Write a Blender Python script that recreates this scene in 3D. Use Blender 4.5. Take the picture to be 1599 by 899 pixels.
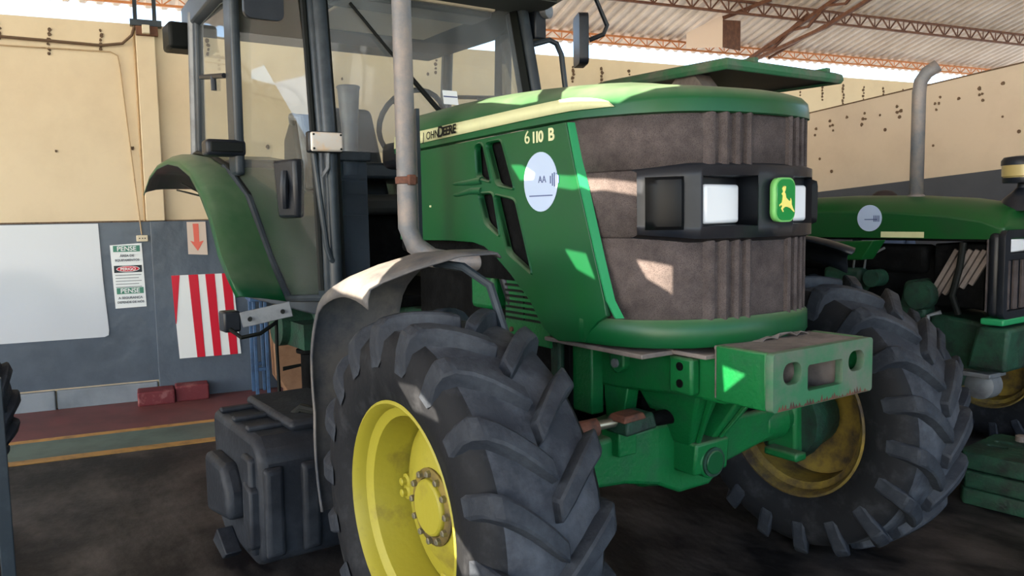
import bpy, bmesh, math, random
from mathutils import Vector, Matrix
random.seed(7)
PI = math.pi
SC = bpy.context.scene
COL = SC.collection
for o in list(bpy.data.objects): bpy.data.objects.remove(o)

# ---------------------------------------------------------------- camera
def set_camera():
    f, az, p, r = 1246.0, math.radians(145.6), math.radians(-5.24), math.radians(-1.03)
    F = Vector((math.cos(az)*math.cos(p), math.sin(az)*math.cos(p), math.sin(p)))
    R0 = Vector((math.sin(az), -math.cos(az), 0)); U0 = R0.cross(F)
    R = R0*math.cos(r) + U0*math.sin(r); U = U0*math.cos(r) - R0*math.sin(r)
    cd = bpy.data.cameras.new('camera'); co = bpy.data.objects.new('camera', cd); COL.objects.link(co)
    cd.sensor_fit = 'HORIZONTAL'; cd.sensor_width = 36; cd.lens = f/1599*36
    cd.clip_start = .05; cd.clip_end = 400
    M = Matrix((R, U, -F)).transposed().to_4x4(); M.translation = (2.075, -2.094, 1.466)
    co.matrix_world = M; SC.camera = co
set_camera()

# ---------------------------------------------------------------- sky, sun, exposure
TOSUN = Vector((.15, -.80, .55)).normalized()
SKY_STRENGTH, SUN_STRENGTH, EXPOSURE = .31, 13.0, 1.38
w = bpy.data.worlds.new('sky'); SC.world = w; w.use_nodes = True
nt = w.node_tree; bg = nt.nodes['Background']
sk = nt.nodes.new('ShaderNodeTexSky'); sk.sky_type = 'NISHITA'; sk.sun_disc = False
sk.sun_elevation = math.asin(TOSUN.z); sk.sun_rotation = math.atan2(TOSUN.x, TOSUN.y)
sk.air_density = 1.0; sk.dust_density = 1.2; sk.ozone_density = 1.6
nt.links.new(sk.outputs[0], bg.inputs[0]); bg.inputs[1].default_value = SKY_STRENGTH
sd = bpy.data.lights.new('sun', 'SUN'); so = bpy.data.objects.new('sun', sd); COL.objects.link(so)
sd.energy = SUN_STRENGTH; sd.angle = math.radians(.06); sd.color = (1, .85, .66)
so.rotation_euler = TOSUN.to_track_quat('Z', 'Y').to_euler()
vs = SC.view_settings
SC.display_settings.display_device = 'sRGB'
vs.view_transform = 'Standard'; vs.look = 'None'; vs.gamma = 1; vs.exposure = EXPOSURE
vs.use_curve_mapping = False
SC.cycles.use_denoising = True
SC.cycles.max_bounces = 10; SC.cycles.diffuse_bounces = 6; SC.cycles.transparent_max_bounces = 16

# ---------------------------------------------------------------- materials
def lin(c):
    return tuple(((v/255)/12.92 if v/255 <= .04045 else ((v/255+.055)/1.055)**2.4) for v in c) + (1,)
MATS = {}
def mat(name, c, rough=.5, metal=0., c2=None, scale=6., lo=.45, hi=.7, bump=0., bscale=40., spec=.32, coat=0., detail=6, stretch=None, dust=None):
    m = bpy.data.materials.new(name); m.use_nodes = True; MATS[name] = m
    t = m.node_tree; b = t.nodes['Principled BSDF']
    b.inputs['Base Color'].default_value = lin(c); b.inputs['Roughness'].default_value = rough
    b.inputs['Metallic'].default_value = metal; b.inputs['Specular IOR Level'].default_value = spec
    if coat: b.inputs['Coat Weight'].default_value = coat; b.inputs['Coat Roughness'].default_value = .12
    tc = t.nodes.new('ShaderNodeTexCoord'); src = tc.outputs['Object']
    if stretch:
        mp = t.nodes.new('ShaderNodeMapping'); mp.inputs['Scale'].default_value = stretch
        t.links.new(src, mp.inputs[0]); src = mp.outputs[0]
    if c2:
        n = t.nodes.new('ShaderNodeTexNoise'); n.inputs['Scale'].default_value = scale; n.inputs['Detail'].default_value = detail
        n.inputs['Roughness'].default_value = .65
        r = t.nodes.new('ShaderNodeMapRange'); r.inputs[1].default_value = lo; r.inputs[2].default_value = hi; r.clamp = True
        x = t.nodes.new('ShaderNodeMix'); x.data_type = 'RGBA'
        x.inputs[6].default_value = lin(c); x.inputs[7].default_value = lin(c2)
        t.links.new(src, n.inputs['Vector']); t.links.new(n.outputs[0], r.inputs[0]); t.links.new(r.outputs[0], x.inputs[0])
        t.links.new(x.outputs[2], b.inputs['Base Color'])
    if dust:                                                     # settled dust on faces that look up
        ge = t.nodes.new('ShaderNodeNewGeometry'); sx = t.nodes.new('ShaderNodeSeparateXYZ'); t.links.new(ge.outputs['Normal'], sx.inputs[0])
        r2 = t.nodes.new('ShaderNodeMapRange'); r2.inputs[1].default_value = .25; r2.inputs[2].default_value = 1.; r2.inputs[4].default_value = dust[1]; t.links.new(sx.outputs[2], r2.inputs[0])
        nd = t.nodes.new('ShaderNodeTexNoise'); nd.inputs['Scale'].default_value = 9; nd.inputs['Detail'].default_value = 8; t.links.new(tc.outputs['Object'], nd.inputs['Vector'])
        r3 = t.nodes.new('ShaderNodeMapRange'); r3.inputs[1].default_value = .3; r3.inputs[2].default_value = .7; r3.inputs[3].default_value = .55; t.links.new(nd.outputs[0], r3.inputs[0])
        mu = t.nodes.new('ShaderNodeMath'); mu.operation = 'MULTIPLY'; t.links.new(r2.outputs[0], mu.inputs[0]); t.links.new(r3.outputs[0], mu.inputs[1])
        xd = t.nodes.new('ShaderNodeMix'); xd.data_type = 'RGBA'; xd.inputs[6].default_value = lin(c); xd.inputs[7].default_value = lin(dust[0])
        if b.inputs['Base Color'].links: t.links.new(b.inputs['Base Color'].links[0].from_socket, xd.inputs[6])
        t.links.new(mu.outputs[0], xd.inputs[0]); t.links.new(xd.outputs[2], b.inputs['Base Color'])
    if bump:
        n2 = t.nodes.new('ShaderNodeTexNoise'); n2.inputs['Scale'].default_value = bscale; n2.inputs['Detail'].default_value = 5
        bp = t.nodes.new('ShaderNodeBump'); bp.inputs['Strength'].default_value = bump; bp.inputs['Distance'].default_value = .02
        t.links.new(src, n2.inputs['Vector']); t.links.new(n2.outputs[0], bp.inputs['Height']); t.links.new(bp.outputs[0], b.inputs['Normal'])
    return m
GREEN = mat('green_paint', (9, 74, 37), .34, c2=(28, 72, 50), scale=2.5, lo=.42, hi=.8, spec=.28, coat=.0, dust=((142, 148, 128), .45))
GREEN_CAST = mat('green_cast_paint', (13, 96, 48), .42, c2=(38, 80, 56), scale=7, lo=.48, hi=.85, bump=.15, bscale=60, spec=.3, dust=((112, 108, 98), .6))
GREEN_DUST = mat('dusty_green', (46, 104, 72), .65, c2=(104, 102, 96), scale=5, lo=.42, hi=.72, bump=.1)
GREEN_OLD = mat('older_green_paint', (14, 70, 30), .4, c2=(30, 60, 38), scale=4, lo=.5, hi=.85)
GREEN_DK = mat('dark_green_casting', (28, 66, 50), .6, c2=(25, 32, 30), scale=9, lo=.4, hi=.7, bump=.3)
GREEN_EDGE = mat('light_green_edge', (34, 132, 84), .4)
MESH = None
YELLOW = mat('yellow_rim_paint', (150, 142, 46), .5, c2=(104, 92, 44), scale=7, lo=.55, hi=.8, bump=.08)
YEL_OLD = mat('rusty_yellow_rim', (124, 106, 44), .65, c2=(58, 50, 42), scale=5, lo=.42, hi=.62, bump=.2)
CREAM = mat('cream_decal', (196, 198, 156), .45, c2=(178, 182, 142), scale=8, lo=.5, hi=.8)
RUBBER = mat('tyre_rubber', (46, 50, 57), .8, spec=.15, c2=(86, 91, 99), scale=6, lo=.42, hi=.8, bump=.25, bscale=35)
SIDEW = mat('tyre_sidewall', (22, 24, 28), .7, spec=.2, c2=(44, 46, 50), scale=12, lo=.52, hi=.75, bump=.1)
LUG = mat('tyre_lug_rubber', (36, 41, 49), .66, spec=.25, c2=(66, 72, 80), scale=9, lo=.45, hi=.8, bump=.2, bscale=45)
PLASTIC = mat('black_plastic', (22, 26, 33), .38, c2=(34, 39, 46), scale=10, lo=.5, hi=.8)
TANK = mat('moulded_tank_plastic', (28, 32, 39), .55, spec=.25, c2=(54, 59, 66), scale=5, lo=.45, hi=.75, bump=.12)
FRAME = mat('dark_cab_frame', (42, 50, 57), .38, c2=(62, 70, 76), scale=7, lo=.5, hi=.8)
FENDER = mat('dusty_fender_plastic', (104, 100, 97), .6, c2=(52, 57, 65), scale=5, lo=.42, hi=.68, bump=.1)
STEEL = mat('grey_painted_steel', (112, 116, 120), .45, .2, c2=(84, 86, 90), scale=12, lo=.45, hi=.75)
PIPE = mat('galvanised_exhaust', (108, 110, 114), .55, .25, c2=(142, 131, 124), scale=10, lo=.4, hi=.7, bump=.1, bscale=150)
RUST = mat('rusty_brown_steel', (104, 66, 52), .75, c2=(60, 46, 42), scale=20, lo=.4, hi=.65, bump=.3)
DARK = mat('engine_black', (9, 10, 11), .7, c2=(20, 21, 22), scale=14, lo=.45, hi=.7, bump=.3, spec=.06)
DUST = mat('dusty_plate', (118, 110, 106), .8, c2=(86, 80, 78), scale=9, lo=.4, hi=.7, bump=.2)
LENS = mat('headlamp_lens', (232, 236, 240), .12, coat=1.)
AMBER = mat('lamp_clear_lens', (205, 196, 186), .25, c2=(214, 184, 150), scale=18, lo=.5, hi=.7, coat=.6)
CHROME = mat('bright_bolt_metal', (150, 146, 130), .35, .8)
BADGEG = mat('badge_green', (10, 130, 55), .3, coat=.5)
BADGEY = mat('badge_yellow', (236, 224, 120), .4)
BADGEB = mat('badge_pale_border', (110, 180, 100), .4)
STICK = mat('pale_blue_sticker', (166, 184, 212), .4)
GLOSSK = mat('gloss_black_cover', (9, 11, 14), .4, spec=.15)
NAVY = mat('navy_print', (70, 84, 128), .5)
INK = mat('black_print', (20, 23, 22), .5, spec=.12)
INKG = mat('grey_print', (110, 116, 122), .5)
WHITE = mat('white_sheet', (196, 204, 212), .16, bump=.25, bscale=3.5, coat=.6)
SIGNW = mat('sign_white', (226, 232, 234), .35)
SIGNG = mat('sign_green', (70, 130, 110), .4)
SIGNK = mat('sign_black', (32, 36, 44), .4)
RED = mat('sign_red', (200, 28, 52), .3)
REDP = mat('red_jack_paint', (165, 34, 28), .45, c2=(100, 30, 26), scale=15, lo=.45, hi=.7)
ARROW = mat('faded_red_arrow', (222, 110, 95), .5)
PAPER = mat('cream_paper', (206, 192, 180), .55)
MAROON = mat('maroon_block_paint', (104, 42, 48), .6, c2=(140, 92, 92), scale=5, lo=.55, hi=.65, bump=.2)
BLUE = mat('blue_bench_paint', (62, 92, 128), .5, c2=(44, 62, 88), scale=8, lo=.45, hi=.7)
CARD = mat('brown_cardboard', (148, 114, 88), .85, c2=(124, 94, 72), scale=6, lo=.45, hi=.7)
OUTLET = mat('outlet_plastic', (212, 202, 178), .5)
TRUSS = mat('truss_red_oxide', (92, 60, 46), .7, c2=(120, 84, 62), scale=9, lo=.4, hi=.7)
TRUSS_LIT = mat('truss_lit_orange', (196, 130, 82), .7)  # truss steel with the orange light on the far purlin put into its colour
ROOFM = mat('roof_sheet_paint', (226, 214, 198), .55, c2=(200, 184, 164), scale=1.2, lo=.4, hi=.7)
SKIN = mat('skin', (150, 100, 78), .55)
CAPM = mat('dark_cap_cloth', (44, 36, 36), .8)
SHIRT = mat('work_shirt_cloth', (70, 82, 104), .85)
SEATM = mat('seat_vinyl', (40, 44, 46), .5)
LINER = mat('cab_headliner', (74, 78, 75), .8)
PRECL = mat('precleaner_amber_bowl', (168, 150, 96), .3, coat=.4)

def grille_material():
    m = mat('grille_mesh', (78, 71, 70), .8, c2=(56, 51, 51), scale=14, lo=.35, hi=.7, spec=.12)
    t = m.node_tree; b = t.nodes['Principled BSDF']
    v = t.nodes.new('ShaderNodeTexVoronoi'); v.inputs['Scale'].default_value = 300
    tc = t.nodes.new('ShaderNodeTexCoord'); t.links.new(tc.outputs['Object'], v.inputs['Vector'])
    r = t.nodes.new('ShaderNodeMapRange'); r.inputs[1].default_value = .12; r.inputs[2].default_value = .42
    r.inputs[3].default_value = .45; r.inputs[4].default_value = 1.25
    t.links.new(v.outputs['Distance'], r.inputs[0])
    src = b.inputs['Base Color'].links[0].from_socket
    mx = t.nodes.new('ShaderNodeMix'); mx.data_type = 'RGBA'; mx.blend_type = 'MULTIPLY'; mx.inputs[0].default_value = 1
    t.links.new(src, mx.inputs[6]); t.links.new(r.outputs[0], mx.inputs[7]); t.links.new(mx.outputs[2], b.inputs['Base Color'])
    bp = t.nodes.new('ShaderNodeBump'); bp.inputs['Strength'].default_value = .4; bp.inputs['Distance'].default_value = .004
    t.links.new(v.outputs['Distance'], bp.inputs['Height']); t.links.new(bp.outputs[0], b.inputs['Normal'])
    return m
MESH = grille_material()
def glass_material(name, tint, dust, dust_haze_col):  # dust: amount of pale diffuse film; on the windscreen it paints haze
    m = bpy.data.materials.new(name); m.use_nodes = True; t = m.node_tree
    for n in list(t.nodes): t.nodes.remove(n)
    o = t.nodes.new('ShaderNodeOutputMaterial'); tr = t.nodes.new('ShaderNodeBsdfTransparent'); tr.inputs[0].default_value = tint
    gl = t.nodes.new('ShaderNodeBsdfGlossy'); gl.inputs['Roughness'].default_value = .03
    lw = t.nodes.new('ShaderNodeLayerWeight'); lw.inputs[0].default_value = .5
    pw = t.nodes.new('ShaderNodeMath'); pw.operation = 'POWER'; pw.inputs[1].default_value = 4.5; t.links.new(lw.outputs['Facing'], pw.inputs[0])
    fr = t.nodes.new('ShaderNodeMapRange'); fr.inputs[3].default_value = .06; fr.inputs[4].default_value = .9; t.links.new(pw.outputs[0], fr.inputs[0])
    m1 = t.nodes.new('ShaderNodeMixShader'); df = t.nodes.new('ShaderNodeBsdfDiffuse'); df.inputs[0].default_value = lin(dust_haze_col)
    m2 = t.nodes.new('ShaderNodeMixShader')
    tc = t.nodes.new('ShaderNodeTexCoord'); nz = t.nodes.new('ShaderNodeTexNoise'); nz.inputs['Scale'].default_value = 2.5; nz.inputs['Detail'].default_value = 6
    mr = t.nodes.new('ShaderNodeMapRange'); mr.inputs[1].default_value = .35; mr.inputs[2].default_value = .75
    mr.inputs[3].default_value = dust*.5; mr.inputs[4].default_value = dust*1.6
    L = t.links.new
    L(tc.outputs['Object'], nz.inputs['Vector']); L(nz.outputs[0], mr.inputs[0]); L(mr.outputs[0], m2.inputs[0])
    L(fr.outputs[0], m1.inputs[0]); L(tr.outputs[0], m1.inputs[1]); L(gl.outputs[0], m1.inputs[2])
    L(m1.outputs[0], m2.inputs[1]); L(df.outputs[0], m2.inputs[2]); L(m2.outputs[0], o.inputs[0])
    return m
GLASS = glass_material('dusty_cab_glass', (.90, .93, .92, 1), .07, (170, 176, 176))
GLASSW = glass_material('windscreen_glass_painted_haze', (.88, .91, .92, 1), .17, (196, 204, 210))  # sky reflection and haze painted on as a pale diffuse film
GLASSD = glass_material('dirty_lower_glass', (.42, .46, .50, 1), .32, (84, 96, 108))

# ---------------------------------------------------------------- mesh builder
class B:
    def __init__(s): s.v = []; s.f = []
    def add(s, vs, fs):
        k = len(s.v); s.v += [tuple(v) for v in vs]; s.f += [tuple(i+k for i in f) for f in fs]; return s
    def box(s, x0, x1, y0, y1, z0, z1, M=None):
        vs = [(x, y, z) for x in (x0, x1) for y in (y0, y1) for z in (z0, z1)]
        if M: vs = [M @ Vector(v) for v in vs]
        return s.add(vs, [(0, 1, 3, 2), (4, 6, 7, 5), (0, 4, 5, 1), (2, 3, 7, 6), (0, 2, 6, 4), (1, 5, 7, 3)])
    def hexa(s, bot, top):
        return s.add(list(bot)+list(top), [(3, 2, 1, 0), (4, 5, 6, 7), (0, 1, 5, 4), (1, 2, 6, 5), (2, 3, 7, 6), (3, 0, 4, 7)])
    def prism(s, poly, axis, a, b):
        n = len(poly)
        def P(p, t):
            return (t, p[0], p[1]) if axis == 'x' else (p[0], t, p[1]) if axis == 'y' else (p[0], p[1], t)
        vs = [P(p, a) for p in poly]+[P(p, b) for p in poly]
        return s.add(vs, [tuple(range(n-1, -1, -1)), tuple(range(n, 2*n))]+[(i, (i+1) % n, n+(i+1) % n, n+i) for i in range(n)])
    def tube(s, pts, r, n=10, cap=True):
        pts = [Vector(p) for p in pts]; m = len(pts)
        rs = r if isinstance(r, (list, tuple)) else [r]*m
        T = [(pts[min(i+1, m-1)]-pts[max(i-1, 0)]).normalized() for i in range(m)]
        u = T[0].orthogonal().normalized(); vs = []
        for i in range(m):
            u = (u - T[i]*u.dot(T[i])).normalized(); w = T[i].cross(u)
            vs += [pts[i]+(u*math.cos(2*PI*k/n)+w*math.sin(2*PI*k/n))*rs[i] for k in range(n)]
        fs = [(i*n+k, i*n+(k+1) % n, (i+1)*n+(k+1) % n, (i+1)*n+k) for i in range(m-1) for k in range(n)]
        if cap: fs += [tuple(range(n-1, -1, -1)), tuple(range((m-1)*n, m*n))]
        return s.add(vs, fs)
    def beam(s, a, b, w=.03, h=None, up=(0, 0, 1)):
        a = Vector(a); b = Vector(b); h = h or w; d = (b-a).normalized(); up = Vector(up)
        if abs(d.dot(up)) > .98: up = Vector((1, 0, 0))
        x = d.cross(up).normalized()*w/2; y = x.normalized().cross(d)*h/2
        return s.hexa([a-x-y, a+x-y, a+x+y, a-x+y], [b-x-y, b+x-y, b+x+y, b-x+y])
    def lathe(s, prof, n=32, c=(0, 0, 0), axis='y', closed=False):
        m = len(prof); vs = []
        for (h, r) in prof:
            for k in range(n):
                a = 2*PI*k/n; p, q = r*math.sin(a), r*math.cos(a)
                v = (p, h, q) if axis == 'y' else (h, p, q) if axis == 'x' else (p, q, h)
                vs.append((v[0]+c[0], v[1]+c[1], v[2]+c[2]))
        mm = m if closed else m-1
        fs = [(i*n+k, i*n+(k+1) % n, ((i+1) % m)*n+(k+1) % n, ((i+1) % m)*n+k) for i in range(mm) for k in range(n)]
        if not closed:
            fs += [tuple(range(n-1, -1, -1)), tuple(range((m-1)*n, m*n))]
        return s.add(vs, fs)
    def grid(s, rows, cu=False):
        m = len(rows); n = len(rows[0]); vs = [p for r in rows for p in r]
        return s.add(vs, [(i*n+k, i*n+(k+1) % n, (i+1)*n+(k+1) % n, (i+1)*n+k) for i in range(m-1) for k in range(n if cu else n-1)])
    def mesh(s, name, smooth=35):
        me = bpy.data.meshes.new(name); me.from_pydata(s.v, [], s.f)
        bm = bmesh.new(); bm.from_mesh(me); bmesh.ops.recalc_face_normals(bm, faces=bm.faces); bm.to_mesh(me); bm.free()
        if smooth:
            me.polygons.foreach_set('use_smooth', [True]*len(me.polygons)); me.set_sharp_from_angle(angle=math.radians(smooth))
        return me
    def build(s, name, m, parent=None, smooth=35, bevel=0, solid=0, loc=None, label=None, seg=2):
        me = s.mesh(name, smooth); me.materials.append(m)
        return link(name, me, parent, bevel, solid, loc, label, seg)
def link(name, me, parent=None, bevel=0, solid=0, loc=None, label=None, seg=2):
    o = bpy.data.objects.new(name, me); COL.objects.link(o)
    if parent: o.parent = parent
    if loc: o.location = loc
    if solid:
        md = o.modifiers.new('solid', 'SOLIDIFY'); md.thickness = abs(solid); md.offset = -1 if solid > 0 else 1
    if bevel:
        md = o.modifiers.new('bevel', 'BEVEL'); md.width = bevel; md.segments = seg; md.limit_method = 'ANGLE'; md.angle_limit = math.radians(40)
    if label: o['label'] = label
    return o
def tag(o, label, cat, group=None):
    o['label'] = label; o['category'] = cat
    if group: o['group'] = group
    return o
def struct(o): o['kind'] = 'structure'; return o
def thing(name, label, cat, loc=(0, 0, 0), rz=0, group=None):
    o = bpy.data.objects.new(name, None); o.empty_display_size = .2; COL.objects.link(o); o.location = loc; o.rotation_euler = (0, 0, rz)
    return tag(o, label, cat, group)
def plate(name, outer, holes, thick, M, m, parent=None, bevel=0, label=None):
    """flat plate with cut-outs: a filled 2D curve turned into a mesh; M places its local xy plane"""
    cu = bpy.data.curves.new(name, 'CURVE'); cu.dimensions = '2D'; cu.fill_mode = 'BOTH'; cu.extrude = thick/2
    for loop in [outer]+list(holes):
        sp = cu.splines.new('POLY'); sp.points.add(len(loop)-1); sp.use_cyclic_u = True
        for i, p in enumerate(loop): sp.points[i].co = (p[0], p[1], 0, 1)
    ob = bpy.data.objects.new(name, cu); COL.objects.link(ob)
    me = bpy.data.meshes.new_from_object(ob.evaluated_get(bpy.context.evaluated_depsgraph_get()))
    bpy.data.objects.remove(ob); bpy.data.curves.remove(cu)
    me.transform(M)
    bm = bmesh.new(); bm.from_mesh(me); bmesh.ops.remove_doubles(bm, verts=bm.verts, dist=1e-5)
    bmesh.ops.dissolve_limit(bm, angle_limit=.01, verts=bm.verts, edges=bm.edges)
    bmesh.ops.triangulate(bm, faces=[f for f in bm.faces if len(f.verts) > 4]); bm.to_mesh(me); bm.free()
    me.materials.clear(); me.materials.append(m); me.name = name
    return link(name, me, parent, bevel, label=label)
def text(name, s, size, M, m, parent=None, align='LEFT', sx=1., ext=.0008, bold=0.):
    cu = bpy.data.curves.new(name, 'FONT'); cu.body = s; cu.size = size; cu.extrude = ext; cu.align_x = align; cu.offset = bold
    ob = bpy.data.objects.new(name, cu); COL.objects.link(ob)
    me = bpy.data.meshes.new_from_object(ob.evaluated_get(bpy.context.evaluated_depsgraph_get()))
    bpy.data.objects.remove(ob); bpy.data.curves.remove(cu)
    me.transform(M @ Matrix.Diagonal((sx, 1, 1, 1))); me.materials.clear(); me.materials.append(m); me.name = name
    return link(name, me, parent)
def frameM(o, x, y):
    x = Vector(x).normalized(); y = Vector(y).normalized(); z = x.cross(y)
    M = Matrix((x, y, z)).transposed().to_4x4(); M.translation = o; return M
def rrect(x0, x1, y0, y1, r, n=4):
    out = []
    for cx, cy, a0 in ((x1-r, y1-r, 0), (x0+r, y1-r, 90), (x0+r, y0+r, 180), (x1-r, y0+r, 270)):
        for k in range(n+1):
            a = math.radians(a0+90*k/n); out.append((cx+r*math.cos(a), cy+r*math.sin(a)))
    return out
def circ(cx, cy, r, n=28, ry=None): return [(cx+r*math.cos(2*PI*k/n), cy+(ry or r)*math.sin(2*PI*k/n)) for k in range(n)]

# ---------------------------------------------------------------- the hall: (D, L) = metres behind / along the back wall, from the camera
WA = math.radians(80.2)
WN = Vector((-math.sin(WA), math.cos(WA), 0)); WD = Vector((math.cos(WA), math.sin(WA), 0))
CAM = Vector((2.075, -2.094, 0)); WO = Vector((-5.155, -1.867, 0))     # WO: origin of the back wall's s axis
def dl(D, L, z=0.): return CAM + WN*D + WD*L + Vector((0, 0, z))
def wall(s, z, out=0.): return WO + WD*s - WN*out + Vector((0, 0, z))   # out: metres in front of the back wall
def roofz(D): return 5.22+(15-D)*.287 if D > 4 else 8.377-(4-D)*.287

def wall_paint(name, c, c2, rough, bump, bscale):
    m = mat(name, c, rough, c2=c2, scale=1.6, lo=.45, hi=.8, bump=bump, bscale=bscale); return m
BEIGE = wall_paint('beige_wall_paint', (216, 199, 168), (202, 184, 154), .75, .05, 9)
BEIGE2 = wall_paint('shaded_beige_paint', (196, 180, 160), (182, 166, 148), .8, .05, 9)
GREYW = wall_paint('glossy_grey_dado', (84, 95, 108), (64, 73, 84), .26, .55, 4.5)
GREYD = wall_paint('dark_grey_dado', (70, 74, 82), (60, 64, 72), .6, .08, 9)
PLINTH = wall_paint('worn_plinth', (128, 138, 148), (92, 102, 112), .6, .3, 9)
STAIN = mat('dark_hole_stain', (104, 84, 66), .95, c2=(66, 52, 44), scale=60)

def floor_material():
    m = mat('oily_concrete', (78, 74, 72), .55, c2=(18, 18, 20), scale=1.7, lo=.28, hi=.56, spec=.2, bump=.15, bscale=14, detail=9, stretch=(1, 1.6, 1))
    return m
FLOORM = floor_material()
F_MAROON = mat('maroon_floor_paint', (104, 62, 62), .5, c2=(78, 52, 52), scale=3, lo=.4, hi=.7)
F_GREEN = mat('green_floor_paint', (88, 108, 102), .5, c2=(66, 80, 76), scale=3, lo=.4, hi=.7)
F_YEL = mat('yellow_floor_paint', (176, 136, 74), .55, c2=(120, 96, 62), scale=7, lo=.45, hi=.7)
GROUND = mat('sunlit_yard', (176, 172, 166), .9)

def quad_slab(corners, z0, z1):
    return B().hexa([(p.x, p.y, z0) for p in corners], [(p.x, p.y, z1) for p in corners])
struct(quad_slab([dl(-60, -70), dl(60, -70), dl(60, 70), dl(-60, 70)], -.5, -.06).build('floor_yard', GROUND, smooth=0))
FLOOR = struct(quad_slab([dl(-7, -15), dl(15.5, -15), dl(15.5, 22), dl(-7, 22)], -.3, 0).build('floor', FLOORM, smooth=0))
def strip(name, s0, s1, o0, o1, m):
    quad_slab([wall(s0, 0, o0), wall(s0, 0, o1), wall(s1, 0, o1), wall(s1, 0, o0)], .0005, .004).build(name, m, FLOOR, smooth=0)
strip('painted_strip', -9, 5.2, .0, .98, F_MAROON)
strip('painted_line', -9, 5.2, .98, 1.06, F_YEL)
strip('painted_walkway', -9, 5.2, 1.06, 1.50, F_GREEN)
strip('painted_line', -9, 5.2, 1.50, 1.60, F_YEL)

def wbox(b, s0, s1, z0, z1, o0, o1):
    return b.hexa([wall(s0, z0, o0), wall(s1, z0, o0), wall(s1, z0, o1), wall(s0, z0, o1)], [wall(s0, z1, o0), wall(s1, z1, o0), wall(s1, z1, o1), wall(s0, z1, o1)])
def wpart(name, m, parent, *a, bevel=0, smooth=0, label=None): return wbox(B(), *a).build(name, m, parent, smooth=smooth, bevel=bevel, label=label)
WB = struct(wbox(B(), -10, 12.5, 0, 3.03, -.15, 0).build('wall_back', BEIGE, smooth=0))
wpart('dado', GREYW, WB, -10, 12.5, .16, 1.465, 0, .012)
for k, (s0, s1) in enumerate(((-10, -1.3), (-1.29, .30), (.31, 1.04), (2.62, 5), (5.01, 12.5))):
    wpart('plinth_block', PLINTH, WB, s0, s1, 0, .15, 0, .05+.012*(k % 2), bevel=.008)
wpart('dado_rail', STAIN, WB, -10, 12.5, 1.462, 1.474, 0, .016)
# pilaster: grey foot, beige shaft
wpart('pilaster', BEIGE, WB, 1.025, 1.165, 1.47, 2.98, 0, .06, bevel=.006)
wpart('pilaster_foot', GREYW, WB, 1.05, 2.6, 0, 1.466, 0, .065, bevel=.006)
def spots(sl):
    for s, z0, n in sl:
        b = B()
        for k in range(n):
            r = random.uniform(.010, .020); ds = random.uniform(-.008, .008)
            c = wall(s+ds, z0-k*.036, .001)
            ring = [c+WD*(r*math.cos(a)*random.uniform(.6, 1.2))+Vector((0, 0, r*1.1*math.sin(a)*random.uniform(.7, 1.2))) for a in [2*PI*i/8 for i in range(8)]]
            b.add([p for p in ring]+[p*1-WN*.006 for p in ring], [tuple(range(8, 16))]+[(i, (i+1) % 8, 8+(i+1) % 8, 8+i) for i in range(8)])
        b.build('wall_hole', STAIN, WB, smooth=0)
spots([(s, 2.96-.02*(i % 2), 4+(i*5) % 3) for i, s in enumerate([.10, .42, .78, 1.56, 3.2, 3.55])] +
      [(5.0+.335*i, 2.93, 5+(i*7) % 3) for i in range(21)])
for i in range(16): spots([(random.uniform(.2, 8), random.uniform(1.9, 2.8), 1)])
# right hand partition, its top and dado climb a little towards the front
RC = Vector((-3.873, 5.556, 0)); RD = -WN
def rwall(t, z, out=0.): return RC + RD*t - WD*out + Vector((0, 0, z))
def rz_top(t): return 2.455+.055*t
def rz_dado(t): return 1.60+.062*t
def rslab(t0, t1, zb, zt, o0, o1):
    zb = zb if callable(zb) else (lambda t, q=zb: q); zt = zt if callable(zt) else (lambda t, q=zt: q)
    return B().hexa([rwall(t0, zb(t0), o0), rwall(t1, zb(t1), o0), rwall(t1, zb(t1), o1), rwall(t0, zb(t0), o1)],
                    [rwall(t0, zt(t0), o0), rwall(t1, zt(t1), o0), rwall(t1, zt(t1), o1), rwall(t0, zt(t0), o1)])
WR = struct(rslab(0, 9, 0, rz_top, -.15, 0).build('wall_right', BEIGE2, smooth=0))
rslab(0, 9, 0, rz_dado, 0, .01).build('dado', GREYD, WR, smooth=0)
rslab(0, 9, lambda t: rz_top(t)-.004, lambda t: rz_top(t)+.008, -.16, .006).build('coping', STAIN, WR, smooth=0)
for i in range(22):
    t = .55+.135*i+.05*(i % 3); z = rz_top(t)-.13-.05*(i % 2); b = B()
    for k in range(1+(i % 3 != 1)):
        r = random.uniform(.010, .019); c = rwall(t+random.uniform(-.01, .01), z-k*.055, .001)
        ring = [c+RD*(r*math.cos(a)*random.uniform(.6, 1.2))+Vector((0, 0, r*math.sin(a)*random.uniform(.7, 1.2))) for a in [2*PI*q/8 for q in range(8)]]
        b.add(ring+[p-WD*.006 for p in ring], [tuple(range(8, 16))]+[(q, (q+1) % 8, 8+(q+1) % 8, 8+q) for q in range(8)])
    b.build('wall_hole', STAIN, WR, smooth=0)
for i in range(9):
    r = random.uniform(.01, .02); c = rwall(random.uniform(.6, 3.2), random.uniform(1.85, 2.3), .001)
    ring = [c+RD*(r*math.cos(a))+Vector((0, 0, r*math.sin(a))) for a in [2*PI*q/7 for q in range(7)]]
    B().add(ring+[p-WD*.005 for p in ring], [tuple(range(7, 14))]+[(q, (q+1) % 7, 7+(q+1) % 7, 7+q) for q in range(7)]).build('wall_hole', STAIN, WR, smooth=0)

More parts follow.
